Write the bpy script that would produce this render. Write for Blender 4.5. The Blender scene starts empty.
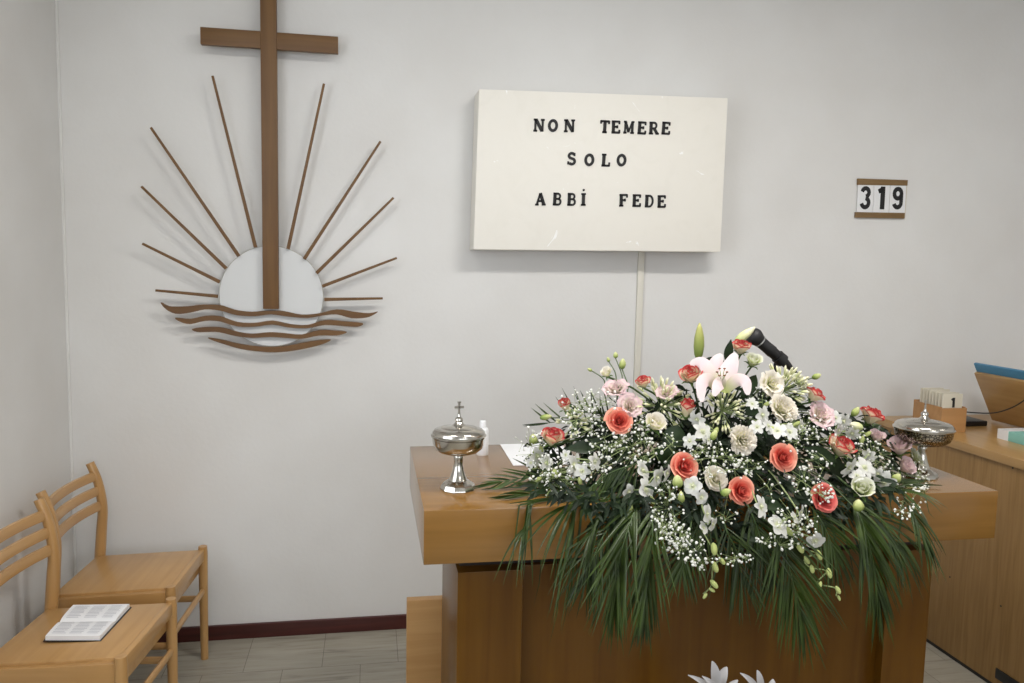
import bpy, math, random
from mathutils import Vector, Matrix, noise
S = bpy.context.scene
C = S.collection
random.seed(7)

# ---------------------------------------------------------------- camera, world, lights, exposure
CAM = Vector((0, 0, 1.6))
ROWS = [(0.9839263349436226, -0.17732816082181152, 0.02106396885593892),
        (-0.0035409287715695743, 0.09855889314561542, 0.9951249200001707),
        (0.1785397133072776, 0.979204201360199, -0.09634678412220203)]
F = 782.78
RGT, UPV, FWD = (Vector(r) for r in ROWS)
cam = bpy.data.objects.new('camera', bpy.data.cameras.new('camera'))
C.objects.link(cam)
cam.data.sensor_width = 36
cam.data.lens = F / 1024 * 36
cam.data.clip_start = 0.02
m = Matrix.Identity(4)
for i in range(3):
    m[i][0], m[i][1], m[i][2], m[i][3] = RGT[i], UPV[i], -FWD[i], CAM[i]
cam.matrix_world = m
S.camera = cam
W = bpy.data.worlds.new('world'); S.world = W; W.use_nodes = True
W.node_tree.nodes['Background'].inputs[0].default_value = (0.75, 0.85, 1.0, 1)
W.node_tree.nodes['Background'].inputs[1].default_value = 1.0
S.view_settings.view_transform = 'Standard'
S.view_settings.look = 'None'
S.view_settings.exposure = 0.18
S.view_settings.gamma = 1.0
S.view_settings.use_curve_mapping = False
S.cycles.use_denoising = True
S.cycles.max_bounces = 8

CEIL = 3.05
XL, XR, YB, YF = -1.18, 4.4, 3.347, -3.2
PANELS = [(1.25, 1.35, 28), (-0.55, 1.2, 9), (1.55, -1.2, 7), (3.3, 0.6, 1.5)]
def area(name, loc, size, sizey, power, col, direction):
    l = bpy.data.lights.new(name, 'AREA'); l.shape = 'RECTANGLE'
    l.size = size; l.size_y = sizey; l.energy = power; l.color = col
    o = bpy.data.objects.new(name, l); C.objects.link(o)
    o.location = loc
    o.rotation_euler = Vector(direction).to_track_quat('-Z', 'Y').to_euler()
    return o
for (x, y, p) in PANELS:
    area('lamp_light', (x, y, CEIL - 0.075), 0.9, 0.26, p, (1.0, 0.97, 0.92), (0, 0, -1))
area('window_daylight', (XL - 0.12, 0.9, 1.75), 1.5, 1.2, 19, (0.90, 0.95, 1.0), (1, 0.25, -0.05))
area('window_daylight', (1.6, YF - 0.12, 1.75), 3.4, 1.3, 36, (0.95, 0.975, 1.0), (0, 1, -0.02))

# ---------------------------------------------------------------- geometry helpers
def ray(px, py):
    return RGT * ((px - 512) / F) + UPV * (-(py - 341.5) / F) + FWD
def at(px, py, Y):
    d = ray(px, py); return CAM + d * ((Y - CAM.y) / d.y)
def atx(px, py, X):
    d = ray(px, py); return CAM + d * ((X - CAM.x) / d.x)
def atz(px, py, z):
    d = ray(px, py); return CAM + d * ((z - CAM.z) / d.z)

class MB:
    def __init__(s): s.v = []; s.f = []; s.t = []
    def add(s, vs, fs, t=None):
        b = len(s.v)
        s.v += [Vector(v) for v in vs]
        s.f += [tuple(b + i for i in f) for f in fs]
        s.t += (t if t is not None else [0.0] * len(vs))
    def box(s, x0, x1, y0, y1, z0, z1):
        vs = [(x, y, z) for z in (z0, z1) for y in (y0, y1) for x in (x0, x1)]
        s.add(vs, [(0, 2, 3, 1), (4, 5, 7, 6), (0, 1, 5, 4), (2, 6, 7, 3), (0, 4, 6, 2), (1, 3, 7, 5)])
        return s
    def prism(s, pts, ext):
        n = len(pts); e = Vector(ext)
        pts = [Vector(p) for p in pts]
        s.add(pts + [p + e for p in pts],
              [tuple(range(n))[::-1], tuple(range(n, 2 * n))] + [(i, (i + 1) % n, n + (i + 1) % n, n + i) for i in range(n)])
        return s
    def tube(s, pts, r, n=8, cap=True, t=0.0, squash=None):
        pts = [Vector(p) for p in pts]; k = len(pts)
        rr = r if isinstance(r, (list, tuple)) else [r] * k
        vs = []; up = None
        for i, p in enumerate(pts):
            d = (pts[min(i + 1, k - 1)] - pts[max(i - 1, 0)])
            d = d.normalized() if d.length > 1e-9 else Vector((0, 0, 1))
            if up is None:
                up = Vector((0, 0, 1)) if abs(d.z) < .9 else Vector((1, 0, 0))
            a = d.cross(up).normalized(); b = a.cross(d).normalized(); up = b
            for j in range(n):
                q = 2 * math.pi * (j + .5) / n
                ca, sb = math.cos(q), math.sin(q)
                if squash: ca *= squash[0]; sb *= squash[1]
                vs.append(p + (a * ca + b * sb) * rr[i])
        fs = [(i * n + j, i * n + (j + 1) % n, (i + 1) * n + (j + 1) % n, (i + 1) * n + j) for i in range(k - 1) for j in range(n)]
        if cap: fs += [tuple(range(n))[::-1], tuple(range((k - 1) * n, k * n))]
        s.add(vs, fs, [t] * len(vs)); return s
    def lathe(s, prof, n=40, c=(0, 0, 0)):
        c = Vector(c); vs = []; k = len(prof)
        for (r, z) in prof:
            for j in range(n):
                q = 2 * math.pi * j / n
                vs.append(c + Vector((max(r, 1e-4) * math.cos(q), max(r, 1e-4) * math.sin(q), z)))
        fs = [(i * n + j, i * n + (j + 1) % n, (i + 1) * n + (j + 1) % n, (i + 1) * n + j) for i in range(k - 1) for j in range(n)]
        fs += [tuple(range(n))[::-1], tuple(range((k - 1) * n, k * n))]
        s.add(vs, fs); return s
    def blade(s, pts, ws, nrm, t0=0.0, t1=1.0, fold=0.0):
        # a thin leaf: a strip with a folded midrib
        pts = [Vector(p) for p in pts]; k = len(pts); vs = []; ts = []
        for i, p in enumerate(pts):
            d = (pts[min(i + 1, k - 1)] - pts[max(i - 1, 0)]).normalized()
            a = d.cross(nrm)
            a = a.normalized() if a.length > 1e-6 else Vector((1, 0, 0))
            nn = a.cross(d)
            w = ws[i]
            vs += [p - a * w + nn * w * fold, p, p + a * w + nn * w * fold]
            ts += [t0 + (t1 - t0) * i / (k - 1)] * 3
        fs = []
        for i in range(k - 1):
            b = i * 3
            fs += [(b, b + 1, b + 4, b + 3), (b + 1, b + 2, b + 5, b + 4)]
        s.add(vs, fs, ts); return s
    def ball(s, c, r, n=6, m=4, axis=None, stretch=1.0, t=0.0):
        c = Vector(c); ax = Vector(axis or (0, 0, 1)).normalized()
        q = ax.to_track_quat('Z', 'Y'); vs = [c + q @ Vector((0, 0, -r * stretch))]
        for i in range(1, m):
            ph = -math.pi / 2 + math.pi * i / m
            for j in range(n):
                a = 2 * math.pi * j / n
                vs.append(c + q @ Vector((r * math.cos(ph) * math.cos(a), r * math.cos(ph) * math.sin(a), r * stretch * math.sin(ph))))
        vs.append(c + q @ Vector((0, 0, r * stretch)))
        fs = [(0, 1 + (j + 1) % n, 1 + j) for j in range(n)]
        for i in range(m - 2):
            fs += [(1 + i * n + j, 1 + i * n + (j + 1) % n, 1 + (i + 1) * n + (j + 1) % n, 1 + (i + 1) * n + j) for j in range(n)]
        L = len(vs) - 1; o = 1 + (m - 2) * n
        fs += [(o + j, o + (j + 1) % n, L) for j in range(n)]
        s.add(vs, fs, [t] * len(vs)); return s
    def mesh(s, name, mat, off=(0, 0, 0), smooth=True, angle=35, bevel=0.0):
        off = Vector(off)
        me = bpy.data.meshes.new(name)
        me.from_pydata([tuple(v - off) for v in s.v], [], s.f); me.validate(); me.update()
        if any(s.t) and len(me.vertices) == len(s.t):
            a = me.attributes.new('tint', 'FLOAT', 'POINT')
            a.data.foreach_set('value', s.t)
        if bevel:
            import bmesh
            bm = bmesh.new(); bm.from_mesh(me)
            bmesh.ops.recalc_face_normals(bm, faces=bm.faces)
            bmesh.ops.bevel(bm, geom=[e for e in bm.edges if len(e.link_faces) == 2 and e.calc_face_angle(0) > .5], offset=bevel, segments=2, affect='EDGES', profile=0.6)
            bm.to_mesh(me); bm.free()
        if smooth:
            me.shade_smooth(); me.set_sharp_from_angle(angle=math.radians(angle))
        me.materials.append(mat)
        return me
def wloc(o):
    p = Vector((0, 0, 0))
    while o is not None: p += o.location; o = o.parent
    return p
def obj(name, mb, mat, parent=None, loc=None, **k):
    """one mesh object from world-space geometry; its origin goes to loc (or its parent's)"""
    base = wloc(parent) if parent is not None else Vector(loc or (0, 0, 0))
    o = bpy.data.objects.new(name, mb.mesh(name, mat, base, **k)); C.objects.link(o)
    if parent is not None: o.parent = parent
    else: o.location = base
    return o
def thing(name, label, cat, loc, group=None):
    o = bpy.data.objects.new(name, None); C.objects.link(o); o.location = loc
    o.empty_display_size = .05
    return tag(o, label, cat, group)
def tag(o, label, cat, group=None, kind=None):
    o['label'] = label; o['category'] = cat
    if group: o['group'] = group
    if kind: o['kind'] = kind
    return o
def struct(name, mb, mat, **k):
    o = obj(name, mb, mat, **k); o['kind'] = 'structure'; return o
def lerp(a, b, t): return a + (b - a) * t
def bez(a, b, c, n):
    return [a * (1 - t) ** 2 + b * 2 * t * (1 - t) + c * t * t for t in [i / n for i in range(n + 1)]]

# ---------------------------------------------------------------- materials
def lin(c):
    return tuple((x / 12.92 if x <= .04045 else ((x + .055) / 1.055) ** 2.4) for x in [v / 255 for v in c]) + (1,)
def mat(name, col, rough=.5, metal=0.0, coat=0.0, spec=.5):
    m = bpy.data.materials.new(name); m.use_nodes = True
    b = m.node_tree.nodes['Principled BSDF']
    b.inputs['Base Color'].default_value = lin(col); b.inputs['Roughness'].default_value = rough
    b.inputs['Metallic'].default_value = metal; b.inputs['Coat Weight'].default_value = coat
    b.inputs['Specular IOR Level'].default_value = spec
    return m, m.node_tree.nodes, m.node_tree.links, b
def ramp(N, stops):
    r = N.new('ShaderNodeValToRGB'); e = r.color_ramp.elements
    while len(e) < len(stops): e.new(.5)
    for i, (p, c) in enumerate(stops): e[i].position = p; e[i].color = lin(c)
    return r
def wood(name, c1, c2, grain='X', sc=1.0, rough=.35, coat=0.0, bump=.05):
    m, N, L, b = mat(name, c1, rough, 0, coat)
    tc = N.new('ShaderNodeTexCoord'); mp = N.new('ShaderNodeMapping')
    s = [28 * sc] * 3; s['XYZ'.index(grain)] = 1.6 * sc
    mp.inputs['Scale'].default_value = s
    n1 = N.new('ShaderNodeTexNoise'); n1.inputs['Scale'].default_value = 1.4; n1.inputs['Detail'].default_value = 7; n1.inputs['Distortion'].default_value = .6
    n2 = N.new('ShaderNodeTexNoise'); n2.inputs['Scale'].default_value = 2.2; n2.inputs['Detail'].default_value = 3
    r = ramp(N, [(.3, c2), (.7, c1)]); mx = N.new('ShaderNodeMix'); mx.data_type = 'RGBA'; mx.blend_type = 'MULTIPLY'; mx.inputs[0].default_value = .35
    r2 = ramp(N, [(.35, (205, 200, 195)), (.65, (255, 255, 255))])
    L.new(tc.outputs['Object'], mp.inputs[0]); L.new(mp.outputs[0], n1.inputs['Vector']); L.new(n1.outputs[0], r.inputs[0])
    L.new(tc.outputs['Object'], n2.inputs['Vector']); L.new(n2.outputs[0], r2.inputs[0])
    L.new(r.outputs[0], mx.inputs[6]); L.new(r2.outputs[0], mx.inputs[7]); L.new(mx.outputs[2], b.inputs['Base Color'])
    bp = N.new('ShaderNodeBump'); bp.inputs['Strength'].default_value = bump; bp.inputs['Distance'].default_value = .002
    L.new(n1.outputs[0], bp.inputs['Height']); L.new(bp.outputs[0], b.inputs['Normal'])
    return m
def tinted(name, stops, rough=.55, trans=0.0, sss=0.0):
    m, N, L, b = mat(name, (255, 255, 255), rough)
    a = N.new('ShaderNodeAttribute'); a.attribute_name = 'tint'
    r = ramp(N, stops); L.new(a.outputs['Fac'], r.inputs[0]); L.new(r.outputs[0], b.inputs['Base Color'])
    b.inputs['Specular IOR Level'].default_value = .25
    if trans:
        t = N.new('ShaderNodeBsdfTranslucent'); L.new(r.outputs[0], t.inputs[0])
        mx = N.new('ShaderNodeMixShader'); mx.inputs[0].default_value = trans
        L.new(b.outputs[0], mx.inputs[1]); L.new(t.outputs[0], mx.inputs[2]); L.new(mx.outputs[0], N['Material Output'].inputs[0])
    return m
def leafmat(name, c1, c2, rough=.4):
    m, N, L, b = mat(name, c1, rough, spec=.3)
    n = N.new('ShaderNodeTexNoise'); n.inputs['Scale'].default_value = 14; n.inputs['Detail'].default_value = 3
    tc = N.new('ShaderNodeTexCoord'); L.new(tc.outputs['Object'], n.inputs['Vector'])
    r = ramp(N, [(.35, c1), (.65, c2)]); L.new(n.outputs[0], r.inputs[0]); L.new(r.outputs[0], b.inputs['Base Color'])
    return m
def plaster():
    m, N, L, b = mat('wall_paint', (222, 221, 219), .75)
    b.inputs['Specular IOR Level'].default_value = .2
    n = N.new('ShaderNodeTexNoise'); n.inputs['Scale'].default_value = 2.5; n.inputs['Detail'].default_value = 5
    tc = N.new('ShaderNodeTexCoord'); L.new(tc.outputs['Object'], n.inputs['Vector'])
    r = ramp(N, [(.3, (219, 218, 216)), (.7, (226, 226, 225))]); L.new(n.outputs[0], r.inputs[0]); L.new(r.outputs[0], b.inputs['Base Color'])
    n2 = N.new('ShaderNodeTexNoise'); n2.inputs['Scale'].default_value = 60; n2.inputs['Detail'].default_value = 4
    L.new(tc.outputs['Object'], n2.inputs['Vector'])
    bp = N.new('ShaderNodeBump'); bp.inputs['Strength'].default_value = .12; bp.inputs['Distance'].default_value = .004
    L.new(n2.outputs[0], bp.inputs['Height']); L.new(bp.outputs[0], b.inputs['Normal'])
    return m
def floortile():
    m, N, L, b = mat('floor_tile', (160, 155, 143), .32)
    tc = N.new('ShaderNodeTexCoord'); mp = N.new('ShaderNodeMapping')
    mp.inputs['Location'].default_value = (.3333 + .0 - .3, -(3.347 - .3 * 11), 0)
    br = N.new('ShaderNodeTexBrick'); br.offset = .5; br.offset_frequency = 2
    br.inputs['Scale'].default_value = 1.0; br.inputs['Brick Width'].default_value = .3; br.inputs['Row Height'].default_value = .3
    br.inputs['Mortar Size'].default_value = .0012; br.inputs['Mortar Smooth'].default_value = .1
    br.inputs['Color1'].default_value = lin((170, 165, 152)); br.inputs['Color2'].default_value = lin((158, 153, 141)); br.inputs['Mortar'].default_value = lin((105, 98, 88))
    L.new(tc.outputs['Object'], mp.inputs[0]); L.new(mp.outputs[0], br.inputs['Vector'])
    mp2 = N.new('ShaderNodeMapping'); mp2.inputs['Scale'].default_value = (2.2, 22, 1); L.new(tc.outputs['Object'], mp2.inputs[0])
    n = N.new('ShaderNodeTexNoise'); n.inputs['Scale'].default_value = 2; n.inputs['Detail'].default_value = 6; n.inputs['Distortion'].default_value = .8
    L.new(mp2.outputs[0], n.inputs['Vector'])
    r = ramp(N, [(.30, (120, 110, 98)), (.42, (215, 212, 205)), (.7, (255, 255, 255))]); L.new(n.outputs[0], r.inputs[0])
    mx = N.new('ShaderNodeMix'); mx.data_type = 'RGBA'; mx.blend_type = 'MULTIPLY'; mx.inputs[0].default_value = .5
    L.new(br.outputs['Color'], mx.inputs[6]); L.new(r.outputs[0], mx.inputs[7]); L.new(mx.outputs[2], b.inputs['Base Color'])
    return m
M = {}
M['wall'] = plaster()
M['ceiling'] = mat('ceiling_paint', (228, 227, 224), .8)[0]
M['floor'] = floortile()
M['base'] = wood('baseboard_wood', (84, 36, 30), (62, 24, 20), 'X', 1, .4)
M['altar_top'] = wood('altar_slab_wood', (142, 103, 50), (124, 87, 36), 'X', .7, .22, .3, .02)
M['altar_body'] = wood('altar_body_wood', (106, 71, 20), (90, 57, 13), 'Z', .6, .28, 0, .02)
M['block'] = wood('light_panel_wood', (206, 162, 106), (190, 144, 88), 'X', .8, .4)
M['chair'] = wood('beech_wood', (196, 154, 100), (180, 138, 84), 'Y', .7, .32, .2, .02)
M['chairz'] = wood('beech_wood_upright', (196, 154, 100), (178, 136, 82), 'Z', .7, .32, .2, .02)
M['cab'] = wood('cabinet_panel_wood', (164, 128, 78), (142, 108, 60), 'Z', 1.6, .5, 0, .03)
M['cabtop'] = wood('cabinet_top_wood', (190, 152, 98), (174, 134, 80), 'Y', .8, .3, .15)
M['altar_body'].node_tree.nodes['Principled BSDF'].inputs['Specular IOR Level'].default_value = .22
M['cross'] = wood('emblem_wood', (118, 84, 42), (100, 68, 32), 'Z', 1, .5)
M['crossx'] = wood('emblem_wood_level', (118, 84, 42), (100, 68, 32), 'X', 1, .5)
M['rail'] = wood('rail_wood', (134, 106, 66), (116, 90, 54), 'X', 1, .5)
M['cardbox'] = wood('card_box_wood', (188, 142, 92), (172, 126, 78), 'X', .6, .5)
M['black'] = mat('black_plastic', (18, 18, 20), .4)[0]
M['mic'] = mat('black_metal', (30, 29, 31), .55)[0]
M['ring'] = mat('silver_ring', (190, 190, 190), .3, 1)[0]
M['dark'] = mat('recess_shade_tone', (40, 26, 16), .6)[0]  # altar neck: shadow gap under the slab painted in as a dark colour
_m, _N, _L, _b = mat('sign_face', (236, 233, 225), .55)
_t = _N.new('ShaderNodeTexCoord'); _s = _N.new('ShaderNodeTexNoise'); _s.inputs['Scale'].default_value = 9; _s.inputs['Detail'].default_value = 5; _s.inputs['Distortion'].default_value = 1.5
_L.new(_t.outputs['Object'], _s.inputs['Vector'])
_r = ramp(_N, [(0, (231, 228, 219)), (.5, (236, 233, 225)), (.70, (236, 233, 225)), (.72, (252, 252, 250))]); _L.new(_s.outputs[0], _r.inputs[0]); _L.new(_r.outputs[0], _b.inputs['Base Color'])
M['signface'] = _m
M['signletter'] = mat('black_letter', (22, 20, 22), .6)[0]
M['white'] = mat('white_plastic', (232, 233, 235), .4)[0]
M['paper'] = mat('paper', (238, 239, 242), .8)[0]
M['disc'] = mat('disc_white', (214, 216, 217), .5)[0]
M['rim'] = mat('disc_rim', (165, 160, 148), .35, .5)[0]
M['duct'] = mat('cable_duct', (214, 211, 200), .5)[0]
M['blue'] = mat('blue_folder', (70, 130, 165), .55)[0]
M['teal'] = mat('teal_card', (140, 200, 190), .6)[0]
M['card'] = mat('card_cream', (206, 199, 182), .6)[0]
M['ink'] = mat('grey_ink', (150, 154, 168), .8)[0]
M['foam'] = mat('floral_foam', (30, 48, 26), .95)[0]
M['stem'] = mat('green_stem', (70, 92, 48), .55)[0]
M['stempale'] = mat('pale_green_stem', (150, 165, 110), .55)[0]
M['lamp'] = bpy.data.materials.new('lamp_diffuser'); M['lamp'].use_nodes = True
_n = M['lamp'].node_tree; _n.nodes['Principled BSDF'].inputs['Emission Color'].default_value = (1, .97, .92, 1)
_n.nodes['Principled BSDF'].inputs['Emission Strength'].default_value = 6
# silver
_m, _N, _L, _b = mat('silver', (200, 196, 188), .16, 1)
M['silver'] = _m
_m, _N, _L, _b = mat('engraved_silver', (200, 196, 188), .2, 1)
_v = _N.new('ShaderNodeTexVoronoi'); _v.inputs['Scale'].default_value = 120; _v.feature = 'DISTANCE_TO_EDGE'
_t = _N.new('ShaderNodeTexCoord'); _L.new(_t.outputs['Object'], _v.inputs['Vector'])
_r = ramp(_N, [(.0, (40, 38, 36)), (.2, (190, 185, 175))]); _L.new(_v.outputs['Distance'], _r.inputs[0]); _L.new(_r.outputs[0], _b.inputs['Base Color'])
_bp = _N.new('ShaderNodeBump'); _bp.inputs['Strength'].default_value = .6; _bp.inputs['Distance'].default_value = .002
_L.new(_v.outputs['Distance'], _bp.inputs['Height']); _L.new(_bp.outputs[0], _b.inputs['Normal'])
M['engraved'] = _m
# printed page
_m, _N, _L, _b = mat('printed_page', (238, 240, 244), .8)
_t = _N.new('ShaderNodeTexCoord'); _mp = _N.new('ShaderNodeMapping'); _mp.inputs['Scale'].default_value = (1, 1, 1)
_w = _N.new('ShaderNodeTexWave'); _w.bands_direction = 'Y'; _w.inputs['Scale'].default_value = 60; _w.inputs['Distortion'].default_value = 1.5; _w.inputs['Detail'].default_value = 3
_L.new(_t.outputs['Object'], _w.inputs['Vector'])
_r = ramp(_N, [(.25, (176, 180, 190)), (.5, (238, 240, 244))]); _L.new(_w.outputs['Fac'], _r.inputs[0]); _L.new(_r.outputs[0], _b.inputs['Base Color'])
M['print'] = _m
# petals and leaves
M['rose'] = tinted('rose_petal', [(0, (232, 220, 184)), (.45, (240, 218, 196)), (.72, (214, 100, 92)), (1, (190, 44, 56))], .5, .12)
M['rosecoral'] = tinted('coral_rose_petal', [(0, (240, 205, 175)), (.3, (240, 168, 145)), (.5, (232, 128, 108)), (.75, (220, 98, 88)), (1, (200, 68, 72))], .55, .08)
M['rosered'] = tinted('red_rose_petal', [(0, (236, 180, 160)), (.4, (222, 106, 100)), (1, (190, 56, 64))], .55, .08)
M['rosewhite'] = tinted('white_petal', [(0, (232, 232, 190)), (.4, (240, 232, 218)), (1, (244, 238, 228))], .55, .2)
M['rosegreen'] = tinted('greenish_white_petal', [(0, (200, 210, 146)), (.4, (226, 228, 200)), (1, (238, 237, 226))], .55, .2)
M['rosepink'] = tinted('pale_pink_petal', [(0, (228, 218, 200)), (.5, (232, 212, 208)), (1, (224, 192, 200))], .55, .2)
M['rosemauve'] = tinted('mauve_petal', [(0, (222, 206, 194)), (.5, (218, 196, 196)), (1, (206, 178, 184))], .55, .2)
M['lily'] = tinted('lily_petal', [(0, (196, 210, 120)), (.3, (228, 212, 206)), (.6, (230, 206, 211)), (1, (236, 224, 224))], .5, .2)
M['lilywhite'] = tinted('shaded_white_lily_petal', [(0, (210, 220, 150)), (.25, (190, 188, 188)), (1, (200, 198, 200))], .5, .2)  # white petals greyed, the shade they stand in is put into the colour
M['orchid'] = tinted('white_orchid_petal', [(0, (220, 226, 170)), (.3, (218, 218, 212)), (1, (224, 224, 220))], .5, .2)
M['bud'] = tinted('green_bud', [(0, (104, 128, 58)), (.5, (170, 182, 108)), (1, (206, 208, 154))], .5)
M['lilybud'] = tinted('lily_bud_skin', [(0, (98, 122, 56)), (.5, (146, 156, 84)), (1, (184, 180, 112))], .45)
M['cream'] = tinted('cream_bud', [(0, (176, 196, 120)), (.5, (220, 220, 172)), (1, (232, 228, 202))], .5)
M['floret'] = mat('tiny_white_blossom', (230, 230, 224), .7)[0]
M['anther'] = mat('anther', (120, 70, 30), .8)[0]
M['palm'] = leafmat('palm_leaf', (34, 49, 15), (58, 76, 26), .38)
M['palmdark'] = leafmat('dark_palm_leaf', (28, 41, 13), (48, 64, 23), .38)
M['leaf'] = leafmat('broad_leaf', (24, 37, 20), (40, 58, 30), .35)
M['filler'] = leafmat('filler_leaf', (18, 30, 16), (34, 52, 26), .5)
M['sepal'] = leafmat('sepal', (74, 104, 48), (100, 130, 64), .5)

# ---------------------------------------------------------------- room shell
def slab(x0, x1, y0, y1, z0, z1): return MB().box(x0, x1, y0, y1, z0, z1)
struct('floor', slab(XL - .15, XR + .15, YF - .15, YB + .15, -.1, 0), M['floor'])
struct('ceiling', slab(XL - .15, XR + .15, YF - .15, YB + .15, CEIL, CEIL + .1), M['ceiling'])
struct('wall_back', slab(XL - .15, XR + .15, YB, YB + .15, 0, CEIL), M['wall'])
wl = MB()
wl.box(XL - .15, XL, YF, .1, 0, CEIL).box(XL - .15, XL, 1.7, YB, 0, CEIL).box(XL - .15, XL, .1, 1.7, 0, 1.1).box(XL - .15, XL, .1, 1.7, 2.4, CEIL)
struct('wall_left', wl, M['wall'])
struct('wall_right', slab(XR, XR + .15, YF, YB, 0, CEIL), M['wall'])
wf = MB()
wf.box(XL - .15, -.2, YF - .15, YF, 0, CEIL).box(3.4, XR + .15, YF - .15, YF, 0, CEIL).box(-.2, 3.4, YF - .15, YF, 0, 1.05).box(-.2, 3.4, YF - .15, YF, 2.45, CEIL)
struct('wall_front', wf, M['wall'])
def window(n, a0, a1, z0, z1, side):
    f = MB()
    def b(u0, u1, w0, w1):
        if side == 'left': f.box(XL - .09, XL - .04, u0, u1, w0, w1)
        else: f.box(u0, u1, YF - .09, YF - .04, w0, w1)
    b(a0, a1, z0, z0 + .05); b(a0, a1, z1 - .05, z1); b(a0, a0 + .05, z0, z1); b(a1 - .05, a1, z0, z1)
    k = 2 if side == 'left' else 4
    for i in range(1, k):
        u = lerp(a0, a1, i / k); b(u - .03, u + .03, z0, z1)
    w = struct('window_%d' % n, f, M['white'])
    return w
window(1, .1, 1.7, 1.1, 2.4, 'left')
window(2, -.2, 3.4, 1.05, 2.45, 'front')
bb = MB().box(XL, 2.2, YB - .016, YB, 0, .062)
struct('baseboard_back', bb, M['base'], bevel=.003)
struct('baseboard_left', MB().box(XL, XL + .016, YF, YB - .016, 0, .062), M['base'], bevel=.003)
# thin caulked bead down the corner
struct('trim_1', MB().tube([(XL + .003, YB - .003, .06), (XL + .003, YB - .003, CEIL)], .007, 8), M['wall'])

for i, (x, y, p) in enumerate(PANELS):
    t = thing('ceiling_light', ['white ceiling light panel above the altar', 'white ceiling light panel nearest the left wall', 'white ceiling light panel behind the viewer', 'white ceiling light panel nearest the right wall'][i], 'ceiling light', (x, y, CEIL), 'ceiling light panels')
    fr = MB().box(x - .5, x + .5, y - .18, y + .18, CEIL - .05, CEIL)
    obj('lamp_housing', fr, M['white'], t, bevel=.004)
    obj('diffuser', MB().box(x - .47, x + .47, y - .15, y + .15, CEIL - .062, CEIL - .05), M['lamp'], t)

# cable duct on the wall below the sign, leading down behind the altar
dct = MB().box(1.170, 1.198, YB - .012, YB - .001, .065, 1.70)
tag(obj('cable_duct', dct, M['duct'], loc=(1.18, YB, 0), bevel=.001), 'narrow white cable duct running down the wall from the sign to the altar', 'cable duct')

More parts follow.
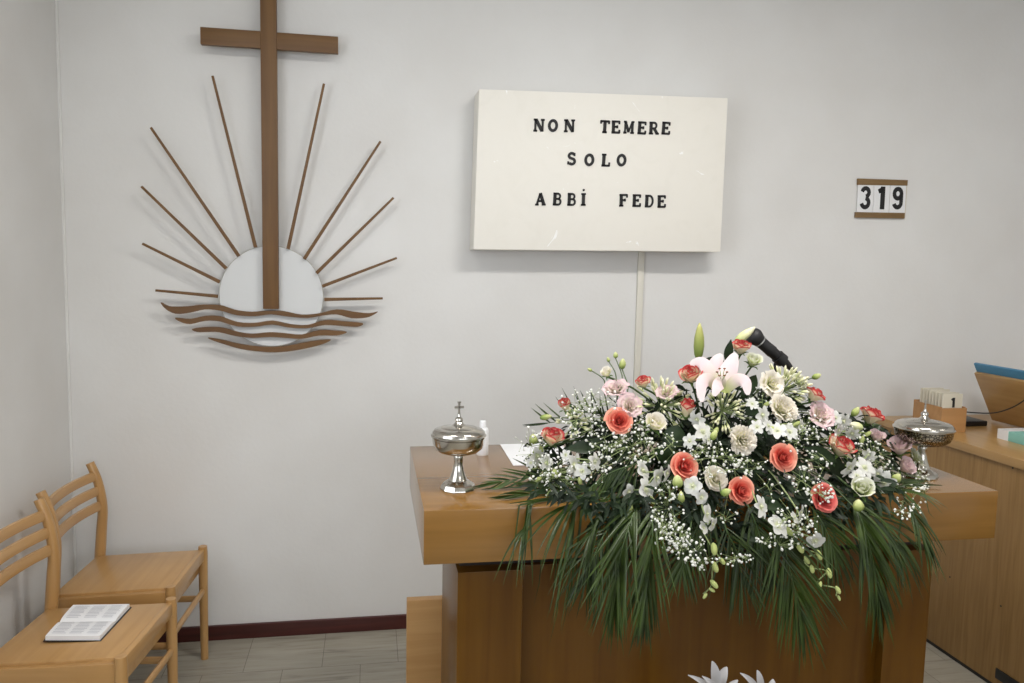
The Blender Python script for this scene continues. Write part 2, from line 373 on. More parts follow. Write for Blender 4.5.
# ---------------------------------------------------------------- lettering (stroke outlines)
def arc(cx, cy, rx, ry, a0, a1, n=14):
    return [(cx + rx * math.cos(math.radians(lerp(a0, a1, i / n))), cy + ry * math.sin(math.radians(lerp(a0, a1, i / n)))) for i in range(n + 1)]
TH, TN, SF = .27, .17, .15     # thick, thin, serif stroke widths (unit letter height)
def glyph(c):
    w = .8
    g = []
    def s(x0, x1, y): g.append(([(x0, y), (x1, y)], SF))
    if c in 'N':
        w = .92; g += [([(.16, 0), (.16, 1)], TN), ([(.78, 0), (.78, 1)], TN), ([(.18, .98), (.76, .04)], TH)]
        s(0, .32, .05); s(.0, .28, .95); s(.62, .94, .95)
    if c == 'O':
        w = .86; n = 26
        g += [(arc(.43, .5, .32, .41, 0, 360, n), .235)]
    if c == 'T':
        w = .84; g += [([(.42, 0), (.42, 1)], TH), ([(.04, .95), (.8, .95)], TN), ([(.06, 1), (.06, .74)], SF), ([(.78, 1), (.78, .74)], SF)]; s(.22, .62, .05)
    if c == 'E':
        w = .8; g += [([(.2, 0), (.2, 1)], TH), ([(.05, .95), (.74, .95)], TN), ([(.05, .05), (.76, .05)], TN), ([(.2, .52), (.54, .52)], TN), ([(.72, 1), (.72, .74)], SF), ([(.74, 0), (.74, .28)], SF), ([(.54, .4), (.54, .64)], SF)]
    if c == 'F':
        w = .78; g += [([(.2, 0), (.2, 1)], TH), ([(.05, .95), (.74, .95)], TN), ([(.2, .52), (.54, .52)], TN), ([(.72, 1), (.72, .72)], SF), ([(.54, .4), (.54, .64)], SF)]; s(.03, .4, .05)
    if c == 'L':
        w = .78; g += [([(.22, 0), (.22, 1)], TH), ([(.05, .05), (.74, .05)], TN), ([(.72, 0), (.72, .32)], SF)]; s(.03, .42, .95)
    if c == 'M':
        w = 1.08; g += [([(.16, 0), (.16, 1)], TN), ([(.9, 0), (.9, 1)], TH * .9), ([(.18, .98), (.52, .12)], TH * .9), ([(.52, .1), (.88, .98)], TN)]
        s(0, .32, .05); s(.72, 1.08, .05); s(.02, .24, .95); s(.84, 1.08, .95)
    if c == 'R':
        w = .9; g += [([(.2, 0), (.2, 1)], TH), ([(.05, .95), (.5, .95)], TN), ([(.2, .48), (.5, .48)], TN), (arc(.48, .715, .2, .235, 90, -90, 10), .17), ([(.5, .46), (.76, .06)], TH * .9)]
        s(.03, .4, .05); s(.66, .92, .05)
    if c == 'B':
        w = .84; g += [([(.2, 0), (.2, 1)], TH), ([(.05, .95), (.48, .95)], TN), ([(.05, .05), (.5, .05)], TN), ([(.2, .52), (.5, .52)], TN), (arc(.46, .735, .19, .215, 90, -90, 10), .16), (arc(.5, .285, .21, .235, 90, -90, 10), .17)]
    if c == 'D':
        w = .88; g += [([(.2, 0), (.2, 1)], TH), ([(.05, .95), (.44, .95)], TN), ([(.05, .05), (.44, .05)], TN), (arc(.44, .5, .3, .45, 90, -90, 14), .17)]
    if c == 'A':
        w = .94; g += [([(.16, .05), (.46, .98)], TN), ([(.46, 1), (.78, .05)], TH), ([(.26, .34), (.66, .34)], TN)]
        s(.02, .32, .05); s(.6, .94, .05)
    if c == 'S':
        w = .74
        g += [(arc(.36, .74, .24, .21, 35, 270, 12)[:] + arc(.38, .28, .26, .23, 90, -145, 14), .22), ([(.6, .98), (.6, .72)], SF), ([(.08, .28), (.08, .02)], SF)]
    if c == 'i':
        w = .5; g += [([(.25, 0), (.25, 1)], TH)]; s(.05, .45, .05); s(.05, .45, .95)
        g += [(arc(.25, 1.28, .05, .05, 0, 360, 8), .1)]
    if c == '1':
        w = .5; g += [([(.3, 0), (.3, 1)], .24), ([(.26, .88), (.06, .78)], .2)]
    if c == '3':
        w = .62; g += [(arc(.3, .73, .19, .18, 170, -80, 12), .19), (arc(.3, .28, .2, .2, 85, -170, 12), .19)]
    if c == '9':
        w = .62; g += [(arc(.3, .7, .2, .21, 0, 360, 20), .19), ([(.5, .7), (.5, .3)], .19), (arc(.3, .3, .2, .2, 0, -165, 12), .19)]
    return g, w
def letter_mb(c, org, xv, yv, depth):
    """strokes as ribbons in the plane (xv, yv), extruded by depth"""
    g, w = glyph(c); mb = MB()
    org = Vector(org) - Vector(xv) * (w / 2)
    e = Vector(depth)
    for pl, t in g:
        L, R = [], []
        k = len(pl)
        closed = k > 3 and math.dist(pl[0], pl[-1]) < 1e-6
        for i, p in enumerate(pl):
            if closed: a, b = pl[(i - 1) % (k - 1)], pl[(i + 1) % (k - 1)]
            else: a, b = pl[max(i - 1, 0)], pl[min(i + 1, k - 1)]
            dx, dy = b[0] - a[0], b[1] - a[1]; d = math.hypot(dx, dy) or 1
            nx, ny = -dy / d * t / 2, dx / d * t / 2
            L.append((p[0] + nx, p[1] + ny)); R.append((p[0] - nx, p[1] - ny))
        for i in range(k - 1):
            q = [L[i], L[i + 1], R[i + 1], R[i]]
            mb.prism([org + Vector(xv) * x + Vector(yv) * y for x, y in q], e)
    return mb

# ---------------------------------------------------------------- wall sign
YS = 3.208
sg = thing('text_board', 'white box sign on the wall reading NON TEMERE SOLO ABBI FEDE', 'sign', (.95, YB, 1.66))
cor = [at(479, 89, YS), at(728, 98, YS), at(720.5, 252, YS), at(473.5, 249.5, YS)]
obj('board', MB().prism([cor[3], cor[2], cor[1], cor[0]], (0, YB - YS - .002, 0)), M['signface'], sg, bevel=.004)
xdir = ((cor[1] - cor[0]) + (cor[2] - cor[3])).normalized()
zdir = ((cor[0] - cor[3]) + (cor[1] - cor[2])).normalized()
LH = .0495
rows = [[('N', 269, 189), ('O', 317, 190), ('N', 373, 191), ('T', 494, 194), ('E', 531, 195), ('M', 576, 196), ('E', 620, 198), ('R', 661, 199), ('E', 702, 199)],
        [('S', 381, 303), ('O', 441, 307), ('L', 497, 308), ('O', 551, 308)],
        [('A', 274, 441), ('B', 332, 441), ('B', 381, 442), ('i', 421, 442), ('F', 557, 445), ('E', 602, 446), ('D', 646, 448), ('E', 687, 449)]]
for row in rows:
    for (c, cx, cy) in row:
        p = at(460 + cx / 3.414, 70 + cy / 3.414, YS)
        tilt = random.uniform(-.03, .03)
        xv = (xdir + zdir * tilt) * LH; yv = (zdir - xdir * tilt) * LH
        hgt = LH
        obj('letter', letter_mb(c, p - yv * .5 + Vector((0, -.004, 0)), xv * (.98 if c != 'M' else .86), yv, (0, .005, 0)), M['signletter'], sg, smooth=False)

# ---------------------------------------------------------------- hymn number board
hb = thing('hymn_board', 'small wall rack with wooden rails holding the number cards 3 1 9', 'number board', (2.36, YB, 1.86))
Yh = YB - .013
def quad(p, Y): return [at(x, y, Y) for (x, y) in p]
obj('backing', MB().prism(quad([(857.2, 217), (905.2, 217.5), (907.5, 181), (858.8, 179.5)], Yh + .007), (0, .005, 0)), M['card'], hb)
obj('rail', MB().prism(quad([(858.2, 184.8), (907.6, 185.6), (908, 180), (858.2, 178.4)], Yh), (0, YB - Yh - .001, 0)), M['rail'], hb, bevel=.0015)
obj('rail', MB().prism(quad([(855.5, 217.6), (904.6, 218.6), (905, 212.9), (856, 212)], Yh), (0, YB - Yh - .001, 0)), M['rail'], hb, bevel=.0015)
names = [('3', 'leftmost'), ('1', 'middle'), ('9', 'rightmost')]
for i, (c, w) in enumerate(names):
    u0, u1 = i / 3 + .004, (i + 1) / 3 - .004
    def P(u, v):
        a = at(lerp(858.2, 906.8, u), lerp(181.0, 182.0, u), Yh + .004); b = at(lerp(856.4, 904.8, u), lerp(215, 215.8, u), Yh + .004)
        return lerp(b, a, v)
    t = thing('number_card', 'white card with black numeral %s, %s in the wall number rack' % (c, w), 'number card', P((u0 + u1) / 2, 0), 'number cards in the wall rack')
    obj('card', MB().prism([P(u0, 0), P(u1, 0), P(u1, 1), P(u0, 1)], (0, .002, 0)), M['white'], t)
    o = P((u0 + u1) / 2, .18); top = P((u0 + u1) / 2, .85)
    yv = top - o; xv = Vector((1, 0, 0.01)) * yv.length * .88
    obj('numeral', letter_mb(c, o + Vector((0, -.002, 0)), xv, yv, (0, .003, 0)), M['signletter'], t, smooth=False)

# ---------------------------------------------------------------- wall emblem
YE = 3.285
em = thing('cross_emblem', 'wooden cross with rays rising from a white sun above wooden waves', 'wall emblem', (-.4, YB, 1.25))
def c1(x, y): return (120 + x / 3.4133, y / 3.4133)
def c2(x, y): return (120 + x / 3.4133, 180 + y / 3.4133)
yc = YE - .012
pA, pB = at(262.9, 309, yc), at(278.6, 309, yc)
xl, xr = pA.x, pB.x
topz = 2.86
obj('upright', MB().box(xl, xr, yc, yc + .028, pA.z, topz), M['cross'], em, bevel=.002)
b0, b1 = at(200, 26, yc), at(338, 37, yc); b2, b3 = at(338, 53.5, yc), at(200, 43.5, yc)
zb0, zb1 = (b3.z + b2.z) / 2, (b0.z + b1.z) / 2
obj('crossbar', MB().box(b0.x, xl, yc + .001, yc + .027, zb0, zb1).box(xr, b1.x, yc + .001, yc + .027, zb0, zb1), M['crossx'], em, bevel=.002)
rays = [((212.3, 75.6), (255.4, 247.4)), ((150.5, 127.4), (238.7, 256.2)), ((141.1, 186.4), (226, 268.5)), ((142, 243.6), (219.6, 282)), ((155.2, 290.4), (217.6, 296.3)),
        ((323.9, 83.5), (287.9, 249.1)), ((380.5, 141.2), (304, 259.1)), ((393.6, 197.6), (316.3, 273.2)), ((396.9, 257.9), (322.2, 286.3)), ((382.8, 298.4), (324.2, 299.5))]
for a, b in rays:
    A, B = at(*a, YE), at(*b, YE); d = (B - A).normalized(); n = d.cross(Vector((0, 1, 0)))
    w0, w1 = .0045, .0068
    obj('ray', MB().prism([A - n * w0, B - n * w1, B + n * w1, A + n * w0], (0, .012, 0)), M['cross'], em, bevel=.001)
waves = [
 [(138,418),(155,426),(175,432),(230,431),(285,425),(340,427),(370,436),(400,445),(450,450),(510,445),(560,448),(620,460),(680,455),(740,442),(800,450),(850,455),(880,449),
  (866,460),(840,470),(790,472),(740,459),(690,463),(640,471),(570,466),(515,459),(460,465),(400,462),(340,446),(290,442),(240,453),(190,457),(155,440)],
 [(188,470),(240,474),(290,464),(340,465),(400,485),(460,488),(520,480),(580,492),(640,495),(700,478),(760,482),(828,489),
  (812,501),(760,499),(700,495),(640,506),(580,504),(520,494),(460,501),(400,500),(340,483),(290,481),(240,492),(205,484)],
 [(246,508),(300,502),(350,504),(400,518),(450,525),(510,520),(560,523),(620,528),(680,512),(730,514),(775,519),
  (740,531),(680,531),(620,542),(560,539),(510,536),(450,539),(390,532),(340,520),(300,519),(262,519)],
 [(300,538),(350,546),(400,558),(450,566),(510,570),(570,566),(630,554),(690,546),(720,546),
  (690,561),(630,576),(570,586),(510,588),(450,583),(400,574),(350,559),(315,547)]]
def smooth_loop(pts, n=3):
    out = []; k = len(pts)
    for i in range(k):
        p0, p1, p2, p3 = pts[i - 1], pts[i], pts[(i + 1) % k], pts[(i + 2) % k]
        sharp = False
        for j in range(n):
            t = j / n
            q = []
            for a in (0, 1):
                q.append(.5 * (2 * p1[a] + (p2[a] - p0[a]) * t + (2 * p0[a] - 5 * p1[a] + 4 * p2[a] - p3[a]) * t * t + (3 * p1[a] - p0[a] - 3 * p2[a] + p3[a]) * t ** 3))
            out.append(tuple(q))
    return out
for wv in waves:
    wv = smooth_loop(wv, 3)
    obj('wave', MB().prism([at(*c2(*p), YE + .002) for p in wv][::-1], (0, .014, 0)), M['crossx'], em, angle=30)
dc = at(271.8, 296.3, YE + .02); dr = (at(323.6, 296, YE + .02) - at(220, 296, YE + .02)).length / 2
dm = MB(); n = 72
front, back = [], []
for j in range(n):
    q = 2 * math.pi * j / n
    front.append(dc + Vector((math.cos(q) * dr, 0, math.sin(q) * dr)))
dm.prism(front, (0, .010, 0))
dsc = obj('sun_disc', dm, M['disc'], em)
obj('disc_rim', MB().tube([dc + Vector((math.cos(2 * math.pi * j / n) * dr, .002, math.sin(2 * math.pi * j / n) * dr)) for j in range(n + 1)], .0022, 6), M['rim'], dsc)
for (x, z) in ((xl + .03, pA.z + .04), (xl + .03, 2.3), (xl + .03, 2.7)):
    obj('wall_spacer', MB().tube([(x, yc + .027, z), (x, YB - .001, z)], .006, 8), M['rim'], em)

# ---------------------------------------------------------------- chairs
def chair(loc, label, parts_of=None):
    """facing +X; origin on the floor at the seat's centre"""
    t = thing('wooden_chair', label, 'chair', loc, 'beech chairs against the left wall')
    x, y, z = loc
    fx, bx = .19, -.20       # front / rear leg x
    hw = .195
    for sy in (-1, 1):
        lg = MB().tube([(x + fx, y + sy * hw, 0), (x + fx, y + sy * hw, .44), (x + fx, y + sy * hw, .466)], [.0145, .0185, .0165], 14)
        obj('leg', lg, M['chairz'], t, angle=50)
        pts = [(x + bx - .075, y + sy * hw, 0), (x + bx - .02, y + sy * hw, .22), (x + bx, y + sy * hw, .42), (x + bx + .010, y + sy * hw, .54), (x + bx + .016, y + sy * hw, .63), (x + bx + .002, y + sy * hw, .73), (x + bx - .026, y + sy * hw, .806)]
        sm = []
        P = [Vector(p) for p in pts]
        for i in range(len(P) - 1):
            p0, p1, p2, p3 = P[max(i - 1, 0)], P[i], P[i + 1], P[min(i + 2, len(P) - 1)]
            for j in range(4):
                u = j / 4
                sm.append(.5 * (2 * p1 + (p2 - p0) * u + (2 * p0 - 5 * p1 + 4 * p2 - p3) * u * u + (3 * p1 - p0 - 3 * p2 + p3) * u ** 3))
        sm.append(P[-1])
        rad = [lerp(.0165, .021, min(1, q.z / .45)) if q.z < .45 else lerp(.021, .0165, (q.z - .45) / .36) for q in sm]
        obj('leg', MB().tube(sm, rad, 14, squash=(1.0, .95)), M['chairz'], t, angle=50)
    # seat
    seat = MB().box(x - .205, x + fx - .012, y - hw + .012, y + hw - .012, .438, .457)
    for v in seat.v: v.z += (v.x - (x + fx)) * .045
    obj('seat', seat, M['chair'], t, bevel=.004)
    rails = MB().box(x + fx - .012, x + fx + .010, y - hw + .014, y + hw - .014, .412, .459)
    obj('seat_edge', rails, M['chair'], t, bevel=.006)
    ap = MB()
    ap.box(x + fx - .03, x + fx - .012, y - hw, y + hw, .365, .436)
    ap.box(x + bx, x + bx + .018, y - hw, y + hw, .365, .436)
    ap.box(x + bx, x + fx, y - hw - .008, y - hw + .012, .365, .452)
    ap.box(x + bx, x + fx, y + hw - .012, y + hw + .008, .365, .452)
    for v in ap.v: v.z += (v.x - (x + fx)) * .045 - .004
    obj('apron', ap, M['chairx'], t, bevel=.002)
    obj('stretcher', MB().tube([(x + fx, y - hw, .285), (x + fx, y + hw, .285)], .0115, 10, squash=(.8, 1.2)), M['chair'], t)
    for sy in (-1, 1):
        obj('stretcher', MB().tube([(x + bx - .02, y + sy * hw, .25), (x + fx, y + sy * hw, .25)], .011, 10, squash=(.8, 1.2)), M['chairx'], t)
    for zz, dx in ((.755, -.006), (.698, .006), (.640, .013)):
        sl = MB(); n = 12
        ring = []
        for i in range(n + 1):
            u = -1 + 2 * i / n
            cx = x + bx + dx - .024 * (1 - u * u)
            cy = y + u * (hw - .008)
            ring.append((cx, cy))
        vs = []; fs = []
        for (cx, cy) in ring:
            for (ox, oz) in ((-.007, -.0165), (.006, -.0165), (.009, 0), (.003, .0165), (-.009, .0165)):
                vs.append((cx + ox, cy, zz + oz))
        for i in range(n):
            for j in range(5): fs.append((i * 5 + j, i * 5 + (j + 1) % 5, (i + 1) * 5 + (j + 1) % 5, (i + 1) * 5 + j))
        fs += [tuple(range(5)), tuple(range(n * 5, n * 5 + 5))[::-1]]
        sl.add(vs, fs)
        obj('back_slat', sl, M['chair'], t, angle=50)
    return t
M['chairx'] = wood('beech_wood_side', (196, 154, 100), (180, 138, 84), 'X', .7, .32, .2, .02)
chair((-.854, 3.0, 0), 'beech chair in the corner against the back wall, its seat empty').rotation_euler.z = -.072
chair((-.864, 2.515, 0), 'beech chair nearest the viewer with an open book on its seat').rotation_euler.z = -.115

# open hymnal on the near chair
def q3(px, py, z=.4515): return atz(px, py, z)
bk = thing('open_book', 'open hymnal with printed pages and dark cover on the near chair seat', 'book', (-.87, 2.51, .450))
zc = .4500
A, B_, D, E_ = q3(43, 641.5), q3(101, 641.5), q3(132, 607.5), q3(72, 608.5)   # near-left, near-right, far-right, far-left
c = MB().prism([A + Vector((0, 0, zc - .4515)), B_ + Vector((0, 0, zc - .4515)), D + Vector((0, 0, zc - .4515)), E_ + Vector((0, 0, zc - .4515))], (0, 0, .003))
obj('book_cover', c, M['black'], bk)
for (s0, s1) in ((0.02, .5), (.5, .98)):
    pg = MB(); n = 8; vs = []; fs = []
    for i in range(n + 1):
        u = s0 + (s1 - s0) * i / n
        w = (u - .5) / .5
        hz = .004 + .016 * (abs(w) ** .35) * (1 - .45 * abs(w)) if abs(w) > 0 else .006
        l = lerp(A, E_, u); r = lerp(B_, D, u)
        ins = .03
        l2 = lerp(l, r, ins); r2 = lerp(l, r, 1 - ins)
        for p, zz in ((l2, 0), (l2, hz), (r2, hz), (r2, 0)): vs.append((p.x, p.y, zc + .003 + zz))
    for i in range(n):
        for j in range(4): fs.append((i * 4 + j, i * 4 + (j + 1) % 4, (i + 1) * 4 + (j + 1) % 4, (i + 1) * 4 + j))
    fs += [(0, 1, 2, 3), tuple(range(n * 4, n * 4 + 4))[::-1]]
    pg.add(vs, fs)
    pgo = obj('page', pg, M['paper'], bk, angle=40)
    # printed text columns as ink blocks lying on the page
    ink = MB()
    for (a0, a1) in ((.10, .34), (.40, .64), (.70, .92)):
        for k in range(9):
            u = lerp(s0, s1, .16 + .70 * k / 8)
            for uu in (u,):
                w = (uu - .5) / .5
                hz = .004 + .016 * (abs(w) ** .35) * (1 - .45 * abs(w))
                w2 = (uu + .008 - .5) / .5
                hz2 = .004 + .016 * (abs(w2) ** .35) * (1 - .45 * abs(w2))
                l = lerp(A, E_, uu); r = lerp(B_, D, uu); l2 = lerp(A, E_, uu + .008); r2 = lerp(B_, D, uu + .008)
                e = a1 - random.uniform(0, .05)
                zz = zc + .0034
                q = [lerp(l, r, a0), lerp(l, r, e), lerp(l2, r2, e), lerp(l2, r2, a0)]
                hs = [hz, hz, hz2, hz2]
                ink.add([(p.x, p.y, zz + h + .0003) for p, h in zip(q, hs)], [(0, 1, 2, 3)])
    obj('printed_text', ink, M['ink'], pgo, smooth=False)

# ---------------------------------------------------------------- altar
AX0, AX1, AY0, AY1, AZ = .131, 1.737, 1.867, 2.555, 1.0
al = thing('altar_table', 'brown wooden altar with thick overhanging top carrying the flowers', 'altar', ((AX0 + AX1) / 2, 2.2, 0))
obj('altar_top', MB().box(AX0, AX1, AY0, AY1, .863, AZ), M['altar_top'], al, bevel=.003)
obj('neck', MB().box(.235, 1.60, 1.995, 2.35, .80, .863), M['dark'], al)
BX0, BX1, BYF, BYB = .226, 1.613, 1.95, 2.372
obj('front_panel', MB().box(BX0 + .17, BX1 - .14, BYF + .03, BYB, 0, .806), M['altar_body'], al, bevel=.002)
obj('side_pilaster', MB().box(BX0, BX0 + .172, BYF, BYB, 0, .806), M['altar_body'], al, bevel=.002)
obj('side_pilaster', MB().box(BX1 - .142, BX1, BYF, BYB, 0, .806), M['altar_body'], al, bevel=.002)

pn = thing('wooden_kneeler', 'light wooden upright panel standing behind the altar, left of it', 'kneeler', (.3, 2.75, 0))
obj('panel', MB().box(.128, .62, 2.60, 2.635, 0, .450), M['block'], pn, bevel=.003)
obj('base', MB().box(.15, .60, 2.636, 2.90, 0, .07), M['block'], pn, bevel=.003)

# ---------------------------------------------------------------- ciboria
def ciborium(x, y, label, rb, mb_bowl, h, turn):
    z = AZ
    t = thing('ciborium', label, 'ciborium', (x, y, z), 'silver lidded cups on the altar')
    k = h / .237
    # faceted foot
    foot = MB().lathe([(.047, 0), (.048, .003), (.0465, .009), (.043, .015), (.033, .022), (.024, .027)], 10, (x, y, z))
    obj('foot', foot, M['silver'], t, angle=20)
    obj('stem', MB().lathe([(.026, .026), (.022, .034), (.016, .05), (.0125, .068), (.012, .082), (.0135, .088), (.012, .092), (.015, .096), (.020, .099)], 32, (x, y, z)), M['silver'], t)
    r = rb
    obj('bowl', MB().lathe([(.018, .096), (r * .5, .0985), (r * .74, .104), (r * .89, .113), (r * .96, .125), (r * .99, .139), (r * 1.0, .142), (r * .97, .143)], 48, (x, y, z)), mb_bowl, t, angle=60)
    lid = obj('lid', MB().lathe([(r * .98, .1435), (r * 1.03, .144), (r * 1.04, .148), (r * .99, .151), (r * .98, .156), (r * .91, .162), (r * .72, .1665), (r * .66, .1675), (r * .64, .166), (r * .60, .1685), (r * .35, .172), (r * .2, .175)], 48, (x, y, z)), M['silver'], t, angle=40)
    obj('lid_knob', MB().lathe([(.018, .174), (.013, .178), (.009, .184), (.011, .188), (.010, .193), (.005, .197), (.004, .204)], 20, (x, y, z)), M['silver'], lid)
    cr = MB(); ca, sa = math.cos(turn), math.sin(turn)
    def bx(hx, z0, z1, hy=.0025):
        pts = [(-hx, -hy), (hx, -hy), (hx, hy), (-hx, hy)]
        cr.prism([(x + a * ca - b * sa, y + a * sa + b * ca, z + z0) for a, b in pts], (0, 0, z1 - z0))
    bx(.0028, .203, h); bx(.0125, h - .017, h - .011)
    for (hx, zz) in ((.0045, h),): bx(hx, h - .003, h + .001)
    obj('finial_cross', cr, M['silver'], lid, smooth=False)
    return t
ciborium(.234, 2.046, 'silver lidded ciborium with smooth bowl on the left end of altar', .0715, M['silver'], .237, .15)
ciborium(1.616, 2.03, 'silver lidded ciborium with engraved bowl on the right end of altar', .081, M['engraved'], .230, .9)

# small white bottle and paper sheet
bt = thing('small_bottle', 'small white bottle with cap behind the left ciborium', 'bottle', (.353, 2.42, AZ))
obj('bottle_body', MB().lathe([(.018, 0), (.019, .002), (.019, .078), (.015, .086), (.009, .088)], 24, (.353, 2.42, AZ)), M['white'], bt)
obj('cap', MB().lathe([(.0105, .088), (.0105, .106), (.009, .109), (.002, .109)], 20, (.353, 2.42, AZ)), M['white'], bt)
sh = tag(obj('paper_sheet', MB().prism([(.426, 2.27, AZ + .0005), (.64, 2.27, AZ + .0005), (.64, 2.552, AZ + .0005), (.432, 2.552, AZ + .0005)], (0, 0, .0012)), M['paper'], loc=(.53, 2.41, AZ)), 'white paper sheet lying on altar top beside the palm leaves', 'paper')

# ---------------------------------------------------------------- cabinet and what stands on it
CX = 2.397
cb = thing('wooden_cabinet', 'light wooden cabinet with vertical grain side panel right of the altar', 'cabinet', (2.9, 2.3, 0))
obj('side_panel', MB().box(CX, CX + .02, 1.35, 3.30, .018, .885), M['cab'], cb, bevel=.001)
obj('carcass', MB().box(CX + .02, 3.45, 1.4, 3.30, .018, .884), M['cab'], cb)
obj('worktop', MB().box(CX - .012, 3.5, 1.32, 3.33, .885, .92), M['cabtop'], cb, bevel=.003)
obj('plinth', MB().box(CX + .006, 3.4, 1.4, 3.29, 0, .018), M['black'], cb)
for q in [(950, 577), (1001, 606), (943, 650), (959, 449), (1013, 468)]:
    p = atx(q[0], q[1], CX)
    sp = MB(); sp.tube([p + Vector((-.0012, 0, 0)), p + Vector((.004, 0, 0))], .0035, 10)
    obj('screw', sp, M['black'], cb)
obj('vent_plate', MB().box(CX - .006, CX, 2.20, 2.515, .048, .088), M['black'], cb, bevel=.002)

bxx = thing('card_box', 'open wooden box of number cards on the cabinet near the wall', 'box', (2.49, 3.04, .92))
X0, X1, Y0, Y1 = 2.43, 2.553, 2.95, 3.13
obj('front_panel', MB().box(X0, X1, Y0, Y0 + .008, .92, 1.026), M['cardbox'], bxx, bevel=.001)
obj('back_panel', MB().box(X0, X1, Y1 - .008, Y1, .92, 1.035), M['cardbox'], bxx, bevel=.001)
obj('side_panel', MB().box(X0, X0 + .008, Y0 + .008, Y1 - .008, .92, 1.030), M['cardbox'], bxx, bevel=.001)
obj('side_panel', MB().box(X1 - .008, X1, Y0 + .008, Y1 - .008, .92, 1.030), M['cardbox'], bxx, bevel=.001)
obj('base_panel', MB().box(X0 + .008, X1 - .008, Y0 + .008, Y1 - .008, .92, .926), M['cardbox'], bxx)
ORD = ['frontmost, showing the numeral 1', 'second from the front', 'third from the front', 'fourth from the front', 'fifth from the front', 'sixth from the front', 'seventh from the front', 'rearmost']
for i in range(8):
    y = Y0 + .014 + i * .0195
    zt = 1.088 + random.uniform(-.003, .003) + (.004 if i > 3 else 0)
    x0 = X0 + .010 + random.uniform(0, .004)
    t = thing('number_card', 'cream number card in the open box on the cabinet, ' + ORD[i], 'number card', (x0 + .045, y, .926), 'number cards in the wooden box')
    obj('card', MB().box(x0, x0 + .098, y, y + .007, .926, zt), M['card'], t, bevel=.0008)
    if i == 0:
        o = Vector((x0 + .052, y - .001, 1.027))
        obj('numeral', letter_mb('1', o, Vector((.048, 0, 0)), Vector((0, 0, .043)), (0, .0012, 0)), M['signletter'], t, smooth=False)
ph = tag(obj('black_device', MB().box(2.60, 2.76, 3.06, 3.20, .92, .944), M['black'], loc=(2.69, 3.1, .92), bevel=.005), 'flat black device lying on the cabinet between card box and lectern', 'device')

# slanted reading stand
ls = thing('reading_stand', 'slanted wooden reading stand on the cabinet at the right edge', 'reading stand', (2.86, 2.9, .92))
p0 = Vector((2.88, 3.17, .925)); p1 = Vector((2.765, 3.17, 1.149)); e = Vector((0, -.62, 0))
nrm = Vector((p1.z - p0.z, 0, -(p1.x - p0.x))).normalized()
obj('slanted_board', MB().prism([p0, p0 + nrm * .016, p1 + nrm * .016, p1], e), M['cabtop'], ls, bevel=.002)
obj('back_support', MB().prism([p0 + nrm * .016 + Vector((0, -.05, 0)), Vector((3.12, 3.12, .921)), p1 * .25 + p0 * .75 + nrm * .016 + Vector((0, -.05, .09))], (0, -.52, 0)), M['cabtop'], ls)
up = (p1 - p0).normalized()
fo = p1 + nrm * .018 + Vector((0, .005, 0))
tag(obj('blue_folder', MB().prism([fo + up * .04, fo + up * .04 + nrm * .012, fo - up * .16 + nrm * .012, fo - up * .16], (0, -.62, 0)), M['blue'], loc=p1, bevel=.002), 'blue folder resting on the reading stand, rising above its upper edge', 'folder')

tb = thing('tissue_box', 'small box with white end and teal side on the cabinet', 'box', (2.66, 2.72, .92))
bp0 = atz(997, 438, .92)
bx0 = bp0.x
obj('box_body', MB().box(bx0 + .002, bx0 + .14, bp0.y - .42, bp0.y - .055, .92, .960), M['teal'], tb, bevel=.001)
obj('box_end', MB().box(bx0, bx0 + .142, bp0.y - .055, bp0.y, .92, .961), M['white'], tb)

cbl = [atx(964, 412.3, 2.66), at(985, 413.2, 3.08), at(998, 412.2, 2.98), at(1012, 407.5, 2.88), at(1024, 400.5, 2.80), at(1040, 388, 2.7), Vector((2.86, 2.55, 1.17))]
def catmull(P, n=6):
    out = []
    for i in range(len(P) - 1):
        a, b, c_, d = P[max(i - 1, 0)], P[i], P[i + 1], P[min(i + 2, len(P) - 1)]
        for j in range(n):
            u = j / n
            out.append(.5 * (2 * b + (c_ - a) * u + (2 * a - 5 * b + 4 * c_ - d) * u * u + (3 * b - a - 3 * c_ + d) * u ** 3))
    return out + [P[-1]]
cbl[0] = at(966, 412, 3.14)
tag(obj('black_cable', MB().tube(catmull(cbl), .0028, 8), M['black'], loc=cbl[0]), 'thin black cable drooping across the front of the reading stand', 'cable')

# ---------------------------------------------------------------- microphone
mh, mt = at(752, 334.5, 2.17), at(802.5, 378, 2.17)
md = (mt - mh).normalized()
mc = thing('microphone', 'black handheld microphone pointing out of the top of the flowers', 'microphone', mh)
L0 = mh - md * .02
def along(base, d, prof, n=24):
    q = d.to_track_quat('Z', 'Y'); mb = MB(); mb.lathe(prof, n)
    mb.v = [base + q @ v for v in mb.v]; return mb
obj('grille', along(L0, md, [(.008, .012), (.019, .014), (.0245, .021), (.0262, .029), (.0245, .038), (.019, .052)]), M['mic'], mc)
obj('ring', along(L0, md, [(.0188, .052), (.0200, .053), (.0200, .0555), (.0185, .0565)]), M['ring'], mc)
obj('microphone_body', along(L0, md, [(.0178, .0565), (.0178, .08), (.0186, .105), (.0172, .108), (.0165, .14), (.0125, .168), (.007, .192), (.003, .214)]), M['mic'], mc)
ms = thing('microphone_stand', 'thin black microphone stand mostly hidden behind the flowers', 'microphone stand', (1.30, 2.36, AZ))
cl = L0 + md * .140
obj('base', MB().lathe([(.055, 0), (.056, .004), (.05, .012), (.012, .018), (.008, .03)], 28, (1.30, 2.36, AZ)), M['mic'], ms)
obj('pole', MB().tube(catmull([Vector((1.30, 2.36, AZ + .02)), Vector((1.30, 2.36, 1.15)), Vector((1.27, 2.28, 1.25)), cl + Vector((0, .025, -.02))]), .006, 10), M['mic'], ms)
